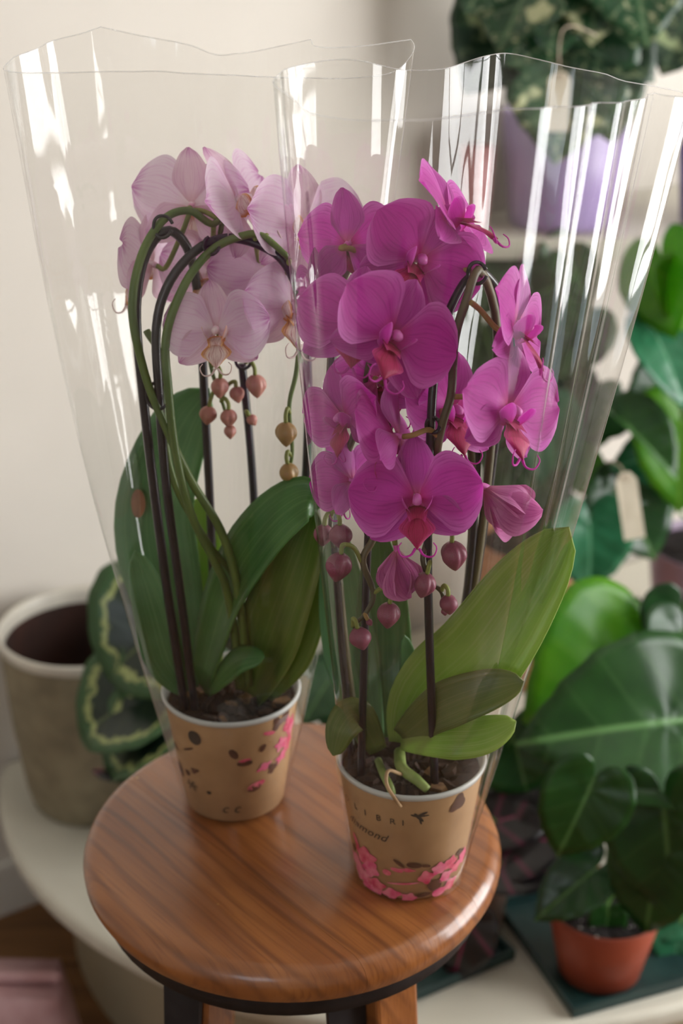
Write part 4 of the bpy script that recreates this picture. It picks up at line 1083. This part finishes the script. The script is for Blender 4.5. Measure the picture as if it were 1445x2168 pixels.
# strappy little plant behind the large philodendron
cw = Vector((0.44, 1.72, TZ+0.0008))
wp = thing('peace_lily', cw, 'small plant with narrow upright leaves behind the terracotta-potted philodendron', 'plant')
simple_pot('pot', cw, .035, .046, .07, M_darkpot, wp); disc('soil', cw+Vector((0, 0, .06)), .042, M_soil, wp, .002)
for pts, w, m in (([(1330, 1480, 1.70), (1365, 1340, 1.68), (1377, 1248, 1.67)], .024, M_leafO), ([(1320, 1480, 1.70), (1345, 1350, 1.69), (1350, 1262, 1.68)], .022, M_heart), ([(1300, 1480, 1.70), (1285, 1350, 1.68), (1322, 1255, 1.66)], .016, M_leafOt),
        ([(1330, 1480, 1.70), (1380, 1400, 1.68), (1420, 1290, 1.67)], .022, M_leafO), ([(1300, 1480, 1.70), (1265, 1390, 1.68), (1268, 1330, 1.66)], .018, M_leafO), ([(1330, 1480, 1.7), (1395, 1380, 1.66), (1385, 1310, 1.64)], .018, M_heart)):
    L_(wp, pts, w, m, None, 0.25)

# dark green trays
def tray(c, sx, sy, rz, label, h=0.014):
    root = thing('plant_tray', Vector(c), label, 'tray')
    box('tray_floor', (c[0], c[1], c[2]+.0015), (sx, sy, .003), M_tray, root, rz)
    d = Vector((math.cos(rz), math.sin(rz), 0)); e = Vector((-d.y, d.x, 0)); C = Vector(c)
    for s in (-1, 1):
        q = C+d*(s*(sx/2-.002)); box('tray_edge', (q.x, q.y, c[2]+h/2), (.004, sy, h), M_tray, root, rz)
        q = C+e*(s*(sy/2-.002)); box('tray_edge', (q.x, q.y, c[2]+h/2), (sx-.008, .004, h), M_tray, root, rz)
def tray_from(corner, rz, sx, sy):
    d = Vector((math.cos(rz), math.sin(rz), 0)); e = Vector((-d.y, d.x, 0))
    return Vector((corner.x, corner.y, TZ+.0006)) + d*(sx/2) + e*(sy/2)
k2 = on_plane(1212, 2158, TZ); tray(tray_from(k2, R(20), .34, .20), .34, .20, R(20), 'dark green plastic tray under the terracotta pots')
k1 = on_plane(945, 2098, TZ); kd = R(30)
tray(Vector((k1.x, k1.y, TZ+.0006)) + Vector((math.cos(kd), math.sin(kd), 0))*0.004 + Vector((-math.sin(kd), math.cos(kd), 0))*0.088, .19, .17, kd, 'dark green tray under the taupe pot behind the stool')

# taupe pot with the pink-veined plant
ct = Vector((0.150, 1.385, TZ+0.0042))
tp = thing('pink_veined_plant', ct, 'dark plant with pink-veined leaves in a taupe pot behind the stool', 'plant')
simple_pot('pot', ct, .047, .058, .105, M_brownpot, tp); disc('soil', ct+Vector((0, 0, .095)), .053, M_soil, tp, .002)
cs = ct+Vector((0, 0, .095))
for b, t, w in (((1075, 1790, 1.36), (1215, 1760, 1.34), .9), ((1060, 1830, 1.34), (1195, 1840, 1.31), .8), ((1050, 1740, 1.38), (1180, 1700, 1.38), .8), ((1030, 1760, 1.40), (1090, 1640, 1.42), .8), ((1060, 1690, 1.42), (1150, 1620, 1.43), .8), ((990, 1960, 1.29), (955, 2085, 1.262), .8)):
    H(tp, b, t, M_strom, cs, width=w, droop=.3, tbl=ROUND, hint=Vector((0, -.5, .85)))
H(tp, (1085, 1560, 1.42), (1120, 1690, 1.39), M_heartd, cs, width=1.3, tbl=ROUND)

# terracotta pot with the large philodendron
cq = on_plane(1281, 2090, TZ); cq = Vector((0.300, 1.295, TZ+0.0042))
ph_ = thing('philodendron_plant', cq, 'large round-leaved philodendron in a terracotta pot on the green tray', 'plant')
simple_pot('pot', cq, .047, .0655, .098, M_terra, ph_, .003); disc('soil', cq+Vector((0, 0, .086)), .0605, M_soil, ph_, .0025); pebbles(cq+Vector((0, 0, .087)), .055, 26, ph_, 4)
cs = cq+Vector((0, 0, .086))
H(ph_, (1310, 1425, 1.46), (1118, 1525, 1.39), M_heartb, cs, width=1.5, hint=Vector((-.2, -.9, .4)))
H(ph_, (1412, 1528, 1.34), (1118, 1562, 1.28), M_heart, cs, width=.96, hint=Vector((-.1, -.75, .66)), droop=.2, fold=.14)
H(ph_, (1246, 1672, 1.235), (1180, 1822, 1.215), M_heart, None, width=1.0)
H(ph_, (1405, 1720, 1.255), (1425, 1960, 1.225), M_heartd, cs, width=.85, hint=Vector((-.3, -.8, .4)))
H(ph_, (1392, 1812, 1.25), (1362, 1990, 1.235), M_heartd, cs, width=.85, hint=Vector((-.3, -.8, .4)))
H(ph_, (1245, 1852, 1.275), (1128, 1948, 1.25), M_heartd, cs, width=.75, hint=Vector((-.2, -.6, .7)))
H(ph_, (1285, 1938, 1.27), (1278, 2003, 1.262), M_heart, cs, width=1.0)
H(ph_, (1440, 1340, 1.46), (1400, 1430, 1.42), M_heartd, cs, width=1.4)
H(ph_, (1440, 1290, 1.5), (1410, 1400, 1.48), M_heartd, cs, width=1.3)
tube('petiole', [cs, at(1288, 1800, 1.29), at(1286, 1700, 1.275), at(1268, 1666, 1.25), at(1246, 1672, 1.235)], [0.0032, 0.0028, 0.0024], M_petiole, ph_)
tube('petiole', [cs, at(1340, 1800, 1.30), at(1365, 1700, 1.32)], [0.003, 0.0024], M_petiole, ph_)

# second terracotta pot, right edge
cr = Vector((0.432, 1.400, TZ+0.0042))
sp2 = thing('peperomia_plant', cr, 'small plant with round pale leaves in a terracotta pot at the tray end', 'plant')
simple_pot('pot', cr, .043, .0585, .088, M_terra, sp2, .003); disc('soil', cr+Vector((0, 0, .078)), .0545, M_soil, sp2, .0025)
cs = cr+Vector((0, 0, .078))
for b, t in (((1435, 1975, 1.33), (1425, 2055, 1.31)), ((1420, 1940, 1.34), (1385, 1990, 1.32)), ((1450, 1900, 1.38), (1420, 1960, 1.36))):
    H(sp2, b, t, M_heartt, cs, width=1.2, tbl=ROUND)

# shelf: lilac pot with the variegated monstera
cv = Vector((0.330, 2.135, SZ+0.0008))
mo = thing('variegated_monstera', cv, 'variegated monstera in a lilac pot on the wall shelf', 'plant')
simple_pot('pot', cv, .078, .094, .165, M_lilac, mo); disc('soil', cv+Vector((0, 0, .15)), .086, M_soil, mo, .003)
cs = cv+Vector((0, 0, .15))
SL = [(-60, 9, .55), (-95, 9, .5), (62, 9, .55), (98, 9, .5)]
H(mo, (1135, -60, 2.02), (1050, 98, 1.96), M_monst, cs, width=1.15, slits=SL, hint=Vector((-.3, -.7, .6)))
H(mo, (1090, 40, 2.06), (985, 190, 2.0), M_monstd, cs, width=1.15, hint=Vector((-.2, -.9, .1)))
H(mo, (1190, -50, 2.04), (1165, 125, 1.98), M_monst, cs, width=.85, slits=SL)
H(mo, (1255, 60, 2.04), (1385, 165, 1.98), M_monstd, cs, width=1.05, hint=Vector((.1, -.9, .3)))
H(mo, (1330, -120, 2.02), (1375, 92, 1.96), M_monst, cs, width=1.1, slits=SL)
H(mo, (1260, -90, 2.03), (1255, 90, 1.98), M_monst, cs, width=1.0, slits=SL)
H(mo, (1450, 40, 2.06), (1405, 150, 2.0), M_monstd, cs, width=1.1)
H(mo, (1200, 110, 2.02), (1178, 345, 1.97), M_monst, cs, width=1.1, slits=[(60, 10, .4), (-70, 9, .4)], hint=Vector((0, -.9, .2)))
H(mo, (1270, 150, 2.03), (1300, 300, 1.98), M_monst, cs, width=1.0)
H(mo, (1130, 120, 2.04), (1110, 250, 2.0), M_monstd, cs, width=.9)
H(mo, (1040, -70, 2.03), (985, 30, 1.99), M_monst, cs, width=1.1)
c2 = Vector((0.585, 2.14, SZ+0.0008))
pv = thing('flower_pot', c2, 'deep purple flower pot at the picture edge on the wall shelf', 'pot')
simple_pot('pot_body', c2, .072, .088, .15, simple('purple_glaze', (104, 78, 150), (92, 68, 138), .35, 8), pv)
disc('soil', c2+Vector((0, 0, .135)), .08, M_soil, pv, .003)
pk = Vector((0.198, 2.10, SZ+0.0008))
pkp = thing('flower_pot', pk, 'dusky pink flower pot on the wall shelf beside the lilac pot', 'pot')
simple_pot('pot_body', pk, .019, .025, .12, simple('dusky_pink_glaze', (190, 120, 124), (176, 108, 112), .4, 8), pkp)

# card tags
def price_tag(label, top, bot, half, hang, name='price_tag'):
    top, bot = Vector(top), Vector(bot); ax = (bot-top); L = ax.length; ax.normalize(); sd = ax.cross(-FWD).normalized(); nr = sd.cross(ax)
    root = thing(name, top, label, 'tag')
    out = [(-.45, 0), (.45, 0), (1, .12), (1, 1), (-1, 1), (-1, .12)]
    V = [top + sd*(x*half) + ax*(y*L) + nr*(0.0009*z + .004*math.sin(y*2.2)) for z in (-.5, .5) for x, y in out]
    Fc = [tuple(range(5, -1, -1)), tuple(range(6, 12))] + [(i, (i+1) % 6, 6+(i+1) % 6, 6+i) for i in range(6)]
    wobj('card', V, Fc, M_card, root, smooth=False)
    e = top + ax*(L*.09) + nr*.001
    ring = [e + sd*(half*.28*math.cos(a)) + ax*(half*.28*math.sin(a)) for a in [2*math.pi*i/12 for i in range(13)]]
    tube('eyelet', ring, .0008, M_string, root, 6, 24)
    tube('string', [e] + [Vector(h) for h in hang], .0011, M_string, root, 6, 24)
price_tag('cream card tag hanging on a string from the monstera', at(1185, 152, 1.90), at(1178, 278, 1.90), .0145, [at(1183, 110, 1.905), at(1190, 66, 1.91), at(1215, 55, 1.92), at(1262, 75, 1.945)])
price_tag('cream card tag hanging among the leaves above the peach pot', at(1322, 1000, 1.72), at(1342, 1140, 1.70), .0140, [at(1310, 985, 1.74), at(1285, 975, 1.78)])

# wrapped parcel at the bottom left, on the floor
bc = on_plane(40, 2290, 0.0)
pr_ = thing('paper_parcel', (bc.x, bc.y, 0), 'pink paper parcel on the floor below the white table', 'parcel')
V, Fc = [], []
zs = [0.0, .06, .13, .17]
for k, z in enumerate(zs):
    for i in range(24):
        a = 2*math.pi*i/24; ex = 0.32
        x = math.copysign(abs(math.cos(a))**ex, math.cos(a))*(.085-.006*k); y = math.copysign(abs(math.sin(a))**ex, math.sin(a))*(.06-.006*k)
        V.append(Vector((bc.x+x+.004*math.sin(a*5+k), bc.y+y+.004*math.cos(a*4+k*2), z+.0005+(.006*math.sin(a*3) if k == 3 else 0))))
for k in range(3):
    for i in range(24):
        a = k*24+i; b = k*24+(i+1) % 24; Fc.append((a, b, b+24, a+24))
Fc.append(tuple(range(72, 96)))
wobj('paper_wrap', V, Fc, M_pinkpaper, pr_)
tube('folded_top', [Vector((bc.x-.07, bc.y, .172)), Vector((bc.x, bc.y-.004, .178)), Vector((bc.x+.07, bc.y+.003, .172))], .008, M_pinkpaper, pr_)

# small clay pot far back on the table, glimpsed through the pale orchid's sleeve
cy = Vector((-0.125, 1.80, TZ+0.0008))
cyp = thing('flower_pot', cy, 'small clay flower pot on the white table behind the pale orchid', 'pot')
simple_pot('pot_body', cy, .034, .046, .085, M_terra, cyp, lip=.02)
disc('soil', cy+Vector((0, 0, .072)), .040, M_soil, cyp, .002)
